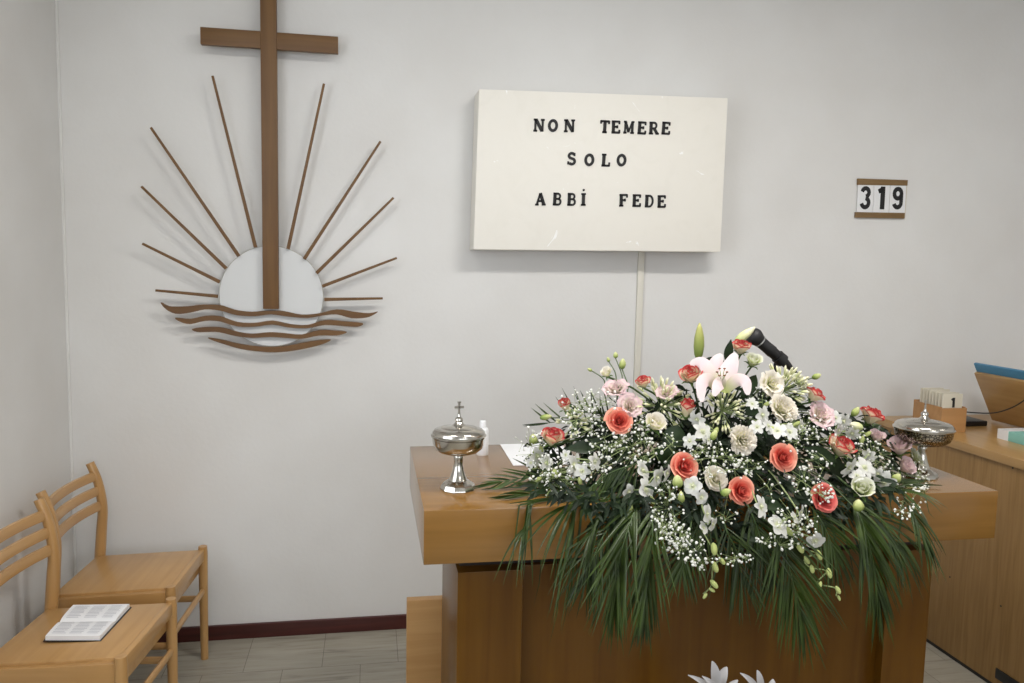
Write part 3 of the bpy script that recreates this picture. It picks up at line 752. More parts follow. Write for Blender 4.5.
obj('clip', along(cl - md * .012, md, [(.0180, 0), (.0205, 0), (.0205, .024), (.0175, .024)]), M['mic'], ms)

# ---------------------------------------------------------------- flower arrangement
rnd = random.Random(11)
FX, FY = 1.0, 2.16
tray = thing('flower_tray', 'dark low tray with floral foam hidden under the flowers', 'flower tray', (FX, FY, AZ))
obj('tray', MB().lathe([(.13, 0), (.17, .003), (.185, .03), (.18, .032), (.165, .010), (.01, .008)], 32, (FX, FY, AZ)), M['black'], tray)
obj('floral_foam', MB().lathe([(.15, .009), (.16, .03), (.15, .09), (.11, .125), (.02, .135)], 28, (FX, FY, AZ)), M['foam'], tray)

def clamp(v, a=0., b=1.): return max(a, min(b, v))
def surfY(x, z):
    h = clamp((z - .97) / .46)
    s = clamp((z - .93) / .08)
    return 1.79 + .30 * h ** 1.15 + .16 * min(1.3, ((x - 1.0) / .5) ** 2) * s
def on(px, py, off=0.0):
    """point of the bouquet's outer skin on the sight line, off metres towards (+) or behind (-)"""
    Y = 1.9
    for _ in range(25):
        p = at(px, py, Y); Y = .5 * Y + .5 * surfY(p.x, p.z)
    return at(px, py, Y - off)
def fix(p):
    """keep plant matter off the solid altar top"""
    if p.y > 1.855 and p.z < 1.008 and p.z > .78:
        if p.z > .955 or p.y > 1.93: p.z = 1.008 if p.z > .93 else p.z
        if p.z < 1.0: p.y = 1.853
    return p
def lay(pts):
    """drape a leaf: it lies on the altar top until it passes the front edge, then hangs in front of it"""
    out = []; top = pts[0].z > 1.0
    for p in pts:
        p = p.copy()
        if p.y > 1.855 and .78 < p.z < 1.007:
            if top: p.z = 1.0075
            else: p.y = 1.852
        elif p.y <= 1.855 and p.z < 1.0: top = False
        out.append(p)
    return out
def foam_pt(p):
    d = Vector((p.x - FX, p.y - FY, 0)); d = d.normalized() * min(.12, d.length * .3) if d.length > 1e-6 else d
    return Vector((FX + d.x, FY + d.y, AZ + .07 + rnd.uniform(0, .05)))
def stem_pts(p, n=6):
    b = foam_pt(p); mid = (p + b) / 2 + Vector((0, .01, .05 + .25 * abs(p.z - b.z) * (1 if p.z < b.z else .1)))
    return [fix(q.copy()) if 0 < i < n else q for i, q in enumerate(bez(b, mid, p, n))]

# petal and bloom builders in a unit frame (bloom opens towards +Z, radius about 1)
def petal(mb, R, H, ang, half, flare, z0=0., ruff=0., nu=6, nv=6, drop=.18, tip=.06, inner=.25, tb=0., ts=1.0, rs=0):
    vs, ts_, fs = [], [], []
    ph = rs * 1.7
    for j in range(nv + 1):
        v = j / nv
        for i in range(nu + 1):
            u = -1 + 2 * i / nu
            r = R * (inner + (1 - inner) * math.sin(min(1, v * 1.15) * math.pi / 2)) + flare * max(0, v - .35) ** 2 * 2.2
            w = half * (.72 + .28 * math.sin(math.pi * min(1, v + .15)))
            a = ang + u * w
            z = z0 + H * v - drop * H * abs(u) ** 2.6 * v - flare * .45 * max(0, v - .6) ** 2 * 3 + tip * H * (1 - abs(u)) * max(0, v - .7)
            rr = r + .04 * u * R
            if ruff:
                rr += ruff * math.sin(u * 7 + ph) * v * v; z += ruff * .8 * math.sin(u * 5.3 + ph * 1.3) * v * v
            vs.append((rr * math.cos(a), rr * math.sin(a), z))
            e = clamp((v - .55) / .45) ** 1.3
            ts_.append(clamp(tb + ts * max(e, .75 * abs(u) ** 5 * v)) + 1e-4)
    n = nu + 1
    for j in range(nv):
        for i in range(nu): fs.append((j * n + i, j * n + i + 1, (j + 1) * n + i + 1, (j + 1) * n + i))
    mb.add(vs, fs, ts_)
def rose_mesh(name, m, layers, seed, tb=0., ruff=0.):
    r_ = random.Random(seed); mb = MB(); a0 = r_.random() * 6
    for li, (cnt, R, H, fl, z0) in enumerate(layers):
        for i in range(cnt):
            a = a0 + li * 1.1 + i * 2 * math.pi / cnt + r_.uniform(-.12, .12)
            petal(mb, R * r_.uniform(.95, 1.06), H * r_.uniform(.95, 1.05), a, math.pi / cnt * 1.45, fl * r_.uniform(.8, 1.25), z0, ruff, rs=r_.random() * 9,
                  tb=lerp(.98, .58, li / (len(layers) - 1)) if m in ('rosecoral', 'rosered') else 0, ts=-.34 if m in ('rosecoral', 'rosered') else 1)
    return mb.mesh(name, M[m], angle=180)
OPEN = [(2, .12, 1.16, .0, .05), (3, .22, 1.16, .02, .03), (3, .34, 1.12, .10, 0), (4, .48, 1.02, .20, 0), (4, .62, .88, .34, 0), (5, .74, .72, .52, -.02)]
HALF = [(2, .13, 1.35, 0, .05), (3, .25, 1.36, .02, 0), (3, .40, 1.32, .05, 0), (4, .54, 1.24, .12, 0), (4, .64, 1.12, .34, 0)]
BUDL = [(2, .12, 1.55, 0, 0), (3, .26, 1.55, .0, 0), (3, .40, 1.48, .02, 0), (3, .48, 1.36, .16, 0)]
LISI = [(3, .16, .8, .02, .1), (4, .34, .86, .14, .05), (5, .52, .86, .34, 0), (5, .66, .74, .52, 0)]
CUPL = [(3, .2, 1.05, .0, .05), (4, .38, 1.1, .08, 0), (4, .56, 1.08, .25, 0)]
CARN = [(4, .14, 1.0, .04, 0), (6, .28, 1.0, .12, 0), (7, .42, .95, .2, 0), (8, .56, .85, .3, 0), (9, .68, .7, .36, 0), (9, .76, .52, .36, 0)]
BL = {}
def bloom(kind, mkey, seed):
    k = (kind, mkey, seed % 2)
    if k not in BL:
        lay = {'open': OPEN, 'half': HALF, 'bud': BUDL, 'lisi': LISI, 'cup': CUPL, 'carn': CARN}[kind]
        BL[k] = rose_mesh(kind + '_bloom', mkey, lay, seed % 2 + 3, tb=0, ruff={'lisi': .07, 'carn': .06, 'cup': .03}.get(kind, .012))
    return BL[k]
def sepal_mesh():
    mb = MB(); mb.lathe([(.05, -.25), (.16, -.12), (.24, .0), (.2, .06)], 12)
    for i in range(5):
        a = i * 2 * math.pi / 5; d = Vector((math.cos(a), math.sin(a), 0))
        mb.blade([d * .2 + Vector((0, 0, -.02)), d * .42 + Vector((0, 0, .12)), d * .62 + Vector((0, 0, .2)), d * .85 + Vector((0, 0, .12))], [.12, .15, .1, .01], Vector((0, 0, 1)), fold=.2)
    return mb.mesh('sepals', M['sepal'])
SEP = sepal_mesh()
def child(name, me, root, sc=1.0):
    o = bpy.data.objects.new(name, me); C.objects.link(o); o.parent = root; o.scale = (sc, sc, sc); return o
def world_child(name, mb, m, root, **k):
    """mesh built in world space under a turned root"""
    M_ = Matrix.Translation(root.location) @ root.rotation_euler.to_matrix().to_4x4()
    inv = M_.inverted()
    mb.v = [inv @ v for v in mb.v]
    o = bpy.data.objects.new(name, mb.mesh(name, m, **k)); C.objects.link(o); o.parent = root; return o
def facing(dx, dy, dz): return Vector((dx, dy, dz)).normalized().to_track_quat('Z', 'Y').to_euler()
def flower(kindname, label, cat, group, px, py, dpx, kind, mkey, d, off=.02, seed=0):
    p = on(px, py, off)
    dist = (p - CAM).dot(FWD)
    r = dpx / 2 * dist / F * (.84 if kind == 'open' else .95)
    if kind in ('half', 'bud'): d = (d[0] * .8, min(d[1], -.3), 1.0)
    dv = Vector(d).normalized()
    H = {'open': 1.0, 'half': 1.3, 'bud': 1.5, 'lisi': .8, 'cup': 1.05, 'carn': .9}[kind]
    base = p - dv * r * H * .55
    t = thing(kindname, label, cat, base, group)
    t.rotation_euler = facing(*d)
    b = child('bloom', bloom(kind, mkey, seed), t, r); b.rotation_euler = (0, 0, rnd.uniform(0, 6))
    child('sepals', SEP, t, r)
    world_child('stem', MB().tube(stem_pts(base - dv * r * .2), .0028, 6), M['stem'], t)
    return t
RG, WG = 'coral and cream roses in the altar bouquet', 'white and pale ruffled flowers in the altar bouquet'
roses = [
 (565, 405, 20, 'bud', 'rose', (-.5, -.5, .6), 'small red rose bud high on the left rim, above the pale-lipped one'),
 (552, 437, 27, 'half', 'rose', (.1, -.45, .75), 'red and cream rose leaning at the far left of bouquet'),
 (619.5, 421, 28, 'open', 'rosecoral', (-.1, -.85, .45), 'open coral rose in the upper left of bouquet below the pink lisianthus'),
 (643, 382, 18, 'half', 'rose', (-.5, -.2, .7), 'small red-edged rose on the upper rim right of the cable duct line'),
 (690.5, 375, 26, 'half', 'rose', (-.45, -.55, .6), 'cream rose with red rim just left of the big pink lily'),
 (687.4, 408, 26, 'bud', 'rose', (0, -.35, .9), 'upright red-topped rose bud below the lily on its left'),
 (741, 347, 22, 'half', 'rose', (-.1, -.3, .9), 'topmost rose, red edged, touching the microphone head'),
 (815, 395, 22, 'half', 'rose', (.7, -.3, .5), 'red-edged rose on upper right rim below the microphone tail'),
 (872, 416, 26, 'half', 'rose', (.45, -.3, .75), 'deep red-edged rose on the right rim near the engraved ciborium'),
 (842, 447, 30, 'half', 'rose', (.2, -.6, .6), 'large cream rose with red edges in the right half of bouquet'),
 (783, 457.5, 29, 'open', 'rosecoral', (0, -.9, .35), 'open coral rose right of centre under the carnations'),
 (684.5, 466.5, 30, 'open', 'rosecoral', (.1, -.85, .45), 'open coral rose left of centre beside the white orchids'),
 (741, 491, 29, 'open', 'rosecoral', (.1, -.9, .35), 'open coral rose lowest in the centre, right of a white rose'),
 (824, 498, 30, 'open', 'rosered', (.1, -.85, .45), 'red rose lower right with tiny white blossoms across it'),
]
for i, (x, y, d, k, mk, dr, lb) in enumerate(roses):
    flower('rose', lb, 'rose', RG, x, y, d, k, mk, dr, .03, i)
whites = [
 ('rose', 716.3, 479, 25, 'open', 'rosewhite', (0, -.9, .4), 'white rose between the two lower coral roses'),
 ('lisianthus', 861.5, 489, 30, 'cup', 'rosegreen', (-.2, -.6, .7), 'greenish white cup flower at lower right with a green bud under it'),
 ('lisianthus', 772, 383.5, 25, 'lisi', 'rosewhite', (.1, -.9, .35), 'round white flower with green eye right of the lily'),
 ('rose', 753.3, 361, 22, 'cup', 'rosegreen', (0, -.5, .8), 'small greenish white rose right under the microphone head'),
 ('lisianthus', 606.5, 373, 16, 'cup', 'rosewhite', (-.4, -.4, .7), 'small white flower standing highest on the left'),
 ('lisianthus', 616, 389, 24, 'lisi', 'rosepink', (-.2, -.4, .8), 'pink flushed lisianthus on the upper left rim'),
 ('lisianthus', 630, 406, 24, 'lisi', 'rosepink', (0, -.8, .5), 'pale pink ruffled flower just above the upper left coral rose'),
 ('lisianthus', 820.5, 415, 27, 'lisi', 'rosepink', (.1, -.7, .6), 'pale pink flower below the upper right rose'),
 ('lisianthus', 899.5, 447, 31, 'cup', 'rosemauve', (-.3, -.3, .85), 'mauve pink bloom beside the bowl of engraved ciborium'),
 ('lisianthus', 905.5, 467, 25, 'cup', 'rosemauve', (.2, -.6, .5), 'small mauve bloom low at the right end'),
 ('lisianthus', 877, 437, 20, 'cup', 'rosemauve', (.0, -.4, .9), 'small pink bloom between the right rim rose and mauve bloom'),
 ('lisianthus', 916, 457, 20, 'lisi', 'rosegreen', (.5, -.5, .6), 'white bloom with green throat at the far right end'),
 ('carnation', 743.8, 440, 28, 'carn', 'rosewhite', (0, -.95, .25), 'white carnation in the middle of bouquet below the lily'),
 ('carnation', 784, 408, 30, 'carn', 'rosewhite', (.1, -.7, .6), 'white carnation right of centre under the round white flower'),
 ('lisianthus', 655, 424, 28, 'cup', 'rosewhite', (0, -.6, .7), 'white open flower between upper left coral rose and red bud'),
 ('lisianthus', 667, 393, 20, 'lisi', 'rosepink', (-.2, -.5, .8), 'blush bloom between the small rim rose and cream rose'),
 ('carnation', 800, 381, 20, 'carn', 'rosegreen', (.3, -.5, .7), 'greenish white ruffled bloom right beneath the microphone tail'),
]
for i, (nm, x, y, d, k, mk, dr, lb) in enumerate(whites):
    flower(nm, lb, {'rose': 'rose', 'carnation': 'carnation', 'lisianthus': 'flower'}[nm], WG, x, y, d, k, mk, dr, .055 if x == 861.5 else .02, i)

# lilies
def tepal(mb, base, d, side_n, L, w, recurve, t0=1e-3, n=10, fold=.35):
    """a lily petal arching from base along d, bending towards side_n"""
    pts = []
    for i in range(n + 1):
        s = i / n
        pts.append(base + d * (L * s * (1 - .12 * recurve * s)) + side_n * (L * (recurve * s ** 3)))
    ws = [w * (.25 + .75 * math.sin(math.pi * clamp(s_ * .86 + .09)) ** .8) * (1 if s_ < .97 else .35) for s_ in [i / n for i in range(n + 1)]]
    mb.blade(pts, ws, side_n, t0, 1.0, fold)
def lily(p, d, L, w, mkey, label, group, angs, petals_curl, stem_to=None):
    t = thing('lily', label, 'lily', p, group)
    ax = Vector(d).normalized(); q = ax.to_track_quat('Z', 'Y')
    for i, (a, c_, open_) in enumerate(zip(angs, petals_curl, [.62, .5] * 3)):
        ra = math.radians(a)
        rad = RGT * math.cos(ra) + UPV * math.sin(ra)
        rad = (rad - ax * rad.dot(ax)).normalized()
        dd = (ax * (1 - open_) + rad * open_).normalized()
        back = (rad * .5 - ax).normalized()
        mb = MB(); tepal(mb, p, dd, back, L * (1 if i % 2 else .94), w * (1.15 if i % 2 == 0 else .85), c_)
        obj('petal', mb, M[mkey], t, angle=180)
    st = MB(); an = MB()
    for i in range(6):
        ra = i * math.pi / 3 + .3; rad = q @ Vector((math.cos(ra), math.sin(ra), 0))
        tip = p + ax * L * .55 + rad * L * .16
        st.tube(bez(p, p + ax * L * .35, tip, 5), .0012, 5); an.ball(tip, .003, axis=rad, stretch=2)
    st.tube([p, p + ax * L * .65], .0018, 5)
    obj('stamen', st, M['stempale'], t); obj('anther', an, M['anther'], t)
    obj('stem', MB().tube(stem_pts(p) if stem_to is None else stem_to, .0035, 6), M['stem'], t)
    return t
lp = on(721, 391, .035)
tl = thing('lily', 'big open pale pink lily at the top centre of bouquet', 'lily', lp)
for (w, *path) in [(9, (720, 392, .03), (714, 374, .045), (717, 362, .04), (722, 354, .035)),
                   (10, (722, 392, .04), (727, 376, .055), (732, 364, .055), (736, 353, .05)),
                   (8, (718, 391, .035), (710, 371, .055), (701, 362, .055), (690, 364, .04)),
                   (7.5, (719, 391, .04), (710, 379, .07), (702, 384, .08), (702, 402, .07)),
                   (7.5, (725, 391, .04), (737, 380, .07), (746, 382, .08), (748, 395, .07)),
                   (7, (722, 391, .045), (722, 382, .075), (718, 386, .09), (714, 396, .085))]:
    pts = catmull([on(*q) for q in path], 5); k = len(pts)
    ws = [w / 420 * max(.12, math.sin(math.pi * clamp(.12 + .84 * i / (k - 1))) ** .75) for i in range(k)]
    mb = MB(); mb.blade(pts, ws, (-FWD + Vector((0, 0, .3))).normalized(), 1e-3, 1.0, -.3)
    obj('petal', mb, M['lily'], tl, angle=180)
stm = MB(); ant = MB()
for i in range(6):
    tip = on(722 + 5 * math.cos(i * 1.05), 372 + 4 * math.sin(i * 1.05), .09)
    stm.tube(bez(lp, on(722, 380, .07), tip, 5), .0010, 5); ant.ball(tip, .0022, axis=RGT, stretch=1.8)
obj('stamen', stm, M['stempale'], tl); obj('anther', ant, M['anther'], tl)
obj('stem', MB().tube(stem_pts(lp), .0035, 6), M['stem'], tl)
def bud_thing(px, py, px2, py2, wpx, mkey, label, off=.0, cat='flower bud', group='unopened buds in the altar bouquet', nm='flower_bud', stem=True, via=None):
    a, b = on(px, py, off), on(px, py, off)
    a = on(px, py, off); b = at(px2, py2, a.y - .005)
    L = (b - a).length; dist = (a - CAM).dot(FWD); r = wpx / 2 * dist / F
    t = thing(nm, label, cat, a, group)
    mb = MB(); ax = (b - a) / L; q = ax.to_track_quat('Z', 'Y'); prof = [(.35, 0), (.8, .15), (1, .38), (.9, .62), (.55, .85), (.12, 1)]
    vs, ts, fs = [], [], []; n = 9
    for (pr, pz) in prof:
        for j in range(n):
            an = 2 * math.pi * j / n; rr = r * pr * (1 + .07 * math.cos(3 * an))
            vs.append(a + q @ Vector((rr * math.cos(an), rr * math.sin(an), L * pz))); ts.append(pz + 1e-3)
    fs = [(i * n + j, i * n + (j + 1) % n, (i + 1) * n + (j + 1) % n, (i + 1) * n + j) for i in range(5) for j in range(n)] + [tuple(range(n))[::-1], tuple(range(5 * n, 6 * n))]
    mb.add(vs, fs, ts)
    obj('bud', mb, M[mkey], t, angle=80)
    sp = stem_pts(a) if via is None else catmull([foam_pt(a)] + [on(*v) for v in via] + [a], 5)
    obj('stem', MB().tube([fix(v.copy()) for v in sp], .0016, 6), M['stem'], t)
    return t
bud_thing(698, 360, 699.5, 323, 10.5, 'lilybud', 'tall green lily bud standing highest left of the lily', .0)
bud_thing(735, 342, 755, 327, 9, 'cream', 'cream lily bud tip rising beside the microphone head', .0)
bud_thing(615.5, 358, 615.5, 352, 5, 'bud', 'tiny round green bud highest on the left stalks', via=[(628, 400), (622, 375)])
bud_thing(622, 369, 623, 358.5, 7, 'bud', 'pale green bud on the left stalks below the tiny round bud', via=[(633, 402), (628, 385)])
bud_thing(609, 362, 607.5, 357, 3.5, 'bud', 'thin green bud left of the round one on the left stalks', via=[(625, 398), (615, 372)])
bud_thing(592, 371, 587.5, 368.5, 3.5, 'bud', 'thin green bud at the end of the leftmost stalk', via=[(612, 400), (604, 380)])
bud_thing(540, 418, 552, 416, 6, 'bud', 'slender green bud over the far left rose')
bud_thing(533, 444, 533, 434, 9, 'bud', 'green bud at the far left edge of flowers')
bud_thing(812, 378, 821, 374.5, 6, 'bud', 'green bud sprouting above the upper right rose', via=[(800, 395), (805, 382)])
bud_thing(678, 487, 677, 475, 11, 'bud', 'green bud right under the left of centre coral rose', .03)
bud_thing(681, 504, 681, 491, 7, 'bud', 'narrow green bud hanging below the left coral rose', .02)
bud_thing(721, 494, 731, 490, 8, 'bud', 'green bud touching the lowest central coral rose', .05)
bud_thing(858, 511, 858.5, 499.5, 11, 'bud', 'yellow green bud under the greenish white cup flower', .04)
bud_thing(893, 482, 900, 474, 9, 'bud', 'cream green bud at lower right beside mauve bloom', .03)
bud_thing(852, 416, 859, 407, 7, 'bud', 'green bud left of the right rim rose', .01)
bud_thing(712, 440, 716, 430, 7, 'bud', 'green bud left of the middle carnation', .03)
bud_thing(862, 428, 850, 424, 9, 'cream', 'pale bud lying left of the right rim rose', .03)

# orchid and alstroemeria sprays
def blossom_mb(c, d, r, rot, n=5, wide=.5, mb=None):
    mb = mb or MB(); ax = Vector(d).normalized(); q = ax.to_track_quat('Z', 'Y')
    for i in range(n):
        a = rot + i * 2 * math.pi / n; rad = q @ Vector((math.cos(a), math.sin(a), 0))
        k = 6; pts = [c + rad * (r * s) + ax * (r * (.35 * s - .3 * s * s)) for s in [j / k for j in range(k + 1)]]
        w = r * wide * (1 if i % 2 == 0 or n < 6 else .75)
        mb.blade(pts, [w * max(.12, math.sin(math.pi * clamp(.08 + .86 * s / k)) ** .7) for s in range(k + 1)], ax, 1e-3, 1, .25)
    for i in range(2):
        mb.ball(c + ax * r * (.12 + .1 * i), r * (.16 - .04 * i), axis=ax, t=.12)
    return mb
def spray(nm, label, cat, group, blossoms, buds, off=.04, n=5, wide=.5, mkey='orchid'):
    pts = [on(x, y, off) for (x, y, *_r) in blossoms]
    t = thing(nm, label, cat, pts[0], group)
    order = sorted([p for p in pts] + [on(x, y, off * .8) for (x, y, *_r) in buds], key=lambda p: -p.z)
    for (x, y, dpx), p in zip(blossoms, pts):
        r = dpx / 2 * (p - CAM).dot(FWD) / F
        obj('blossom', blossom_mb(p, (rnd.uniform(-.9, .9), -.8, rnd.uniform(-.5, .9)), r, rnd.uniform(0, 6), n, wide), M[mkey], t, angle=180)
    for (x, y, L, ang) in buds:
        p = on(x, y, off * .8); l = L * (p - CAM).dot(FWD) / F; a = math.radians(ang)
        d = (RGT * math.cos(a) + UPV * math.sin(a) - FWD * .2).normalized()
        obj('bud', MB().ball(p, l * .26, 8, 6, d, 1.9, .6), M['bud'], t)
    q0 = foam_pt(order[0]); path = [q0] + [v + Vector((0, .012, 0)) for v in order]
    path = [path[0], lerp(path[0], path[1], .5) + Vector((0, 0, .04))] + path[1:]
    obj('stem', MB().tube([fix(v.copy()) for v in catmull(path, 4)], .0018, 6), M['stempale'], t)
    return t
OG = 'white orchid and star flower sprays in the bouquet'
spray('orchid_spray', 'white orchid spray at left centre with blossoms over the palm leaves', 'orchid', OG, [(642, 471, 22), (656, 477, 24), (645, 490, 24), (666, 473, 18), (628, 492, 18)], [(630, 508, 12, 100), (652, 500, 10, -60)])
spray('orchid_spray', 'white orchid spray hanging down the centre ending in green buds', 'orchid', OG, [(693, 486, 20), (701, 497, 16), (706, 514, 22), (712, 524, 16), (703, 528, 14)], [(714, 549, 13, -85), (715, 567, 12, -70), (722, 561, 9, -50), (714, 584, 11, -50), (712, 590, 7, -30), (705, 596, 7, 230)])
spray('orchid_spray', 'orchid spray drooping right of centre ending in a string of buds', 'orchid', OG, [(777, 526, 24), (794, 518, 14), (815, 540, 20), (800, 512, 16)], [(789, 531, 12, -50), (800, 548, 12, -60), (807, 560, 9, -60), (819, 555, 11, -70), (812, 569, 9, -80), (829, 573, 11, -75), (820, 585, 8, 250), (838, 590, 9, -65), (839, 598, 6, -75)], .05)
spray('star_flower', 'white star shaped blossom just below the central coral rose', 'flower', OG, [(760, 507, 25)], [], .06, 6, .36)
spray('star_flower_cluster', 'white star flowers clustered under the large cream rose at right', 'flower', OG, [(848, 467, 24), (864, 468, 24), (857, 476, 16), (869, 455, 14)], [], .05, 6, .38)
spray('star_flower_cluster', 'pair of white star flowers between cup flower and mauve blooms', 'flower', OG, [(884, 482, 24), (878, 474, 14)], [], .05, 6, .38)
spray('star_flower_cluster', 'white star flowers left of the middle carnation', 'flower', OG, [(702, 432, 24), (697, 419, 18), (708, 440, 14), (690, 441, 16)], [(716, 431, 9, 70)], .035, 6, .38)
spray('star_flower_cluster', 'white star flowers right of the middle carnation above coral rose', 'flower', OG, [(777, 431, 20), (789, 432, 20), (768, 426, 16), (800, 426, 16)], [(772, 428, 9, 160), (797, 424, 9, 30)], .035, 6, .38)
spray('orchid_spray', 'white pointed blossoms low at left above the first palm leaves', 'orchid', OG, [(573, 465, 26), (594, 462, 20), (582, 471, 18), (566, 455, 12)], [(555, 475, 13, 95), (539, 479, 9, 200), (580, 481, 9, 100)], .03, 5, .36)
spray('orchid_spray', 'faint white blossoms at the left end beneath the far left rose', 'orchid', OG, [(537, 456, 20), (546, 463, 16), (531, 463, 12)], [(541, 449, 8, 120)], .02, 5, .36)
spray('star_flower_cluster', 'white star flowers on the right rim beside the right rim rose', 'flower', OG, [(843, 421, 18), (835, 418, 16), (852, 433, 16), (838, 430, 14)], [(868, 434, 8, 40), (862, 440, 9, 80)], .03, 6, .38)
spray('star_flower_cluster', 'white star flowers between the lily and middle carnation', 'flower', OG, [(762, 415, 20), (757, 427, 16), (752, 404, 14)], [(767, 404, 8, 30)], .035, 6, .36)

# rounded clusters of cream tube buds
def umbel(label, px, py, dpx, d, mkey='cream', N=46, seed=1):
    r_ = random.Random(seed); p = on(px, py, .0); R = dpx / 2 * (p - CAM).dot(FWD) / F
    ax = Vector(d).normalized(); q = ax.to_track_quat('Z', 'Y'); base = p - ax * R * .5
    t = thing('bud_cluster', label, 'flower cluster', base, 'round clusters of cream tube buds')
    st, bd = MB(), MB()
    for i in range(N):
        u = r_.uniform(-.15, 1); a = r_.uniform(0, 6.283); s = math.sqrt(1 - min(1, u * u))
        v = q @ Vector((s * math.cos(a), s * math.sin(a), u)); L = R * r_.uniform(.75, 1.1)
        e = base + v * L; st.tube([base, e], .0009, 4)
        pts = [e, e + v * R * .16, e + v * R * .32, e + v * R * .42]
        b = len(bd.v)
        bd.tube(pts, [.0016, .0034, .0036, .0012], 6)
        bd.t[b:] = [lerp(.05, 1, clamp((vv - e).length / (R * .42))) for vv in bd.v[b:]]
    obj('stalks', st, M['stempale'], t); o = obj('buds', bd, M[mkey], t, angle=80); o['kind'] = 'stuff'
    obj('stem', MB().tube(stem_pts(base), .003, 6), M['stem'], t)
umbel('round cluster of cream buds below the small rim rose at upper left', 662, 399, 44, (-.1, -.6, .8), seed=2, N=60)
umbel('round cluster of green-white buds hanging directly under the lily', 726, 409, 34, (0, -.8, .4), seed=3)
umbel('round cluster of cream buds beneath the microphone body', 787, 383, 40, (.2, -.5, .8), seed=4, N=60)
umbel('loose cluster of cream buds left over the far left rose', 573, 420, 26, (-.2, -.5, .8), seed=5, N=34)

# baby's breath sprays: many tiny blossoms on hair-thin stalks
def breath(label, spots, seed, off=.035):
    r_ = random.Random(seed)
    c0 = on(spots[0][0], spots[0][1], off - .03)
    t = thing('babys_breath', label, 'baby\'s breath', c0, 'sprays of tiny white blossoms')
    fl, st = MB(), MB()
    root = lerp(foam_pt(c0), c0, .35); root.z = max(root.z, 1.03) if c0.z > 1 else root.z
    for (px, py, rx, ry, n) in spots:
        c = on(px, py, off - .035)
        st.tube([fix(v.copy()) for v in bez(root, lerp(root, c, .5) + Vector((0, -.02, .02)), c, 5)], .0009, 4)
        subs = []
        for _ in range(max(3, n // 7)):
            a = r_.uniform(0, 6.28); k = math.sqrt(r_.random()) * .7
            s = on(px + rx * k * math.cos(a), py + ry * k * math.sin(a), off + r_.uniform(-.015, .01)); subs.append(s)
            st.tube([c, s], .0006, 3)
        for _ in range(int(n * .72)):
            a = r_.uniform(0, 6.28); k = 1.35 * math.sqrt(r_.random())
            e = fix(on(px + rx * k * math.cos(a), py + ry * k * math.sin(a), off + r_.uniform(-.03, .03)))
            s = min(subs, key=lambda v: (v - e).length)
            st.tube([s, e], .0004, 3)
            R = r_.choice([.0020, .0024, .0029, .0034, .0042])
            fl.ball(e, R, 6, 4, (r_.uniform(-1, 1), -1, r_.uniform(-1, 1)), .8)
            for k2 in range(1 if R > .0028 else 0):
                fl.ball(e + Vector((r_.uniform(-1, 1), r_.uniform(-1, 0), r_.uniform(-1, 1))) * R * .6, R * .6, 5, 3)
    o = obj('tiny_blossoms', fl, M['floret'], t, angle=180); o['kind'] = 'stuff'
    o = obj('stalks', st, M['stempale'], t, smooth=False)
breath('baby\'s breath at the far left end around the red and cream rose', [(531, 446, 13, 16, 60), (545, 470, 13, 12, 50), (540, 480, 10, 8, 25)], 1)
breath('baby\'s breath over the left palm leaves near the white pointed blossoms', [(556, 485, 14, 14, 70), (597, 468, 16, 12, 55), (562, 470, 10, 10, 30)], 2)
breath('baby\'s breath left of upper left coral rose', [(590, 418, 22, 16, 80), (575, 403, 16, 12, 40), (600, 400, 14, 10, 30)], 3)
breath('baby\'s breath right below the upper left coral rose', [(632, 446, 20, 16, 95), (606, 446, 16, 12, 50), (642, 428, 10, 10, 25)], 4)
breath('dense baby\'s breath between the red bud and white rose in the centre', [(712, 458, 24, 14, 95), (738, 469, 18, 8, 40), (700, 447, 12, 8, 30)], 5)
breath('baby\'s breath falling in a column below the left of centre coral rose', [(667, 508, 13, 22, 110), (672, 535, 14, 14, 60), (664, 525, 8, 14, 30)], 6)
breath('baby\'s breath tip spreading lowest in the centre', [(688, 548, 16, 10, 60), (700, 560, 12, 8, 45), (735, 558, 14, 6, 34), (679, 538, 10, 8, 24)], 7, .045)
breath('baby\'s breath between the right coral rose and the red one', [(805, 480, 12, 12, 32), (800, 440, 16, 10, 44), (818, 462, 12, 14, 26)], 8)
breath('baby\'s breath laid across the red rose at lower right', [(818, 493, 12, 9, 55)], 9, .075)
breath('baby\'s breath over the drooping orchid right of centre', [(795, 520, 18, 12, 70), (775, 542, 16, 7, 40), (802, 535, 12, 12, 40)], 10, .055)
breath('baby\'s breath hanging at the right end over the altar edge', [(920, 480, 7, 14, 50), (918, 500, 7, 12, 46), (903, 500, 8, 18, 44), (895, 478, 8, 10, 20)], 11, .03)
breath('baby\'s breath above the white star flowers at right', [(866, 452, 12, 12, 50), (880, 462, 10, 12, 36), (850, 436, 14, 8, 26)], 12)
breath('baby\'s breath around the round white flower and carnation at upper right', [(806, 425, 16, 12, 46), (760, 399, 10, 10, 20), (832, 440, 12, 10, 24)], 13)
breath('baby\'s breath beneath the middle carnation beside the star blossom', [(752, 464, 14, 8, 26), (724, 515, 10, 8, 14), (770, 490, 10, 10, 12)], 14)
breath('sparse baby\'s breath between the red bud and rose left of centre', [(668, 446, 14, 12, 30), (705, 475, 8, 10, 14), (650, 455, 12, 10, 18)], 15)

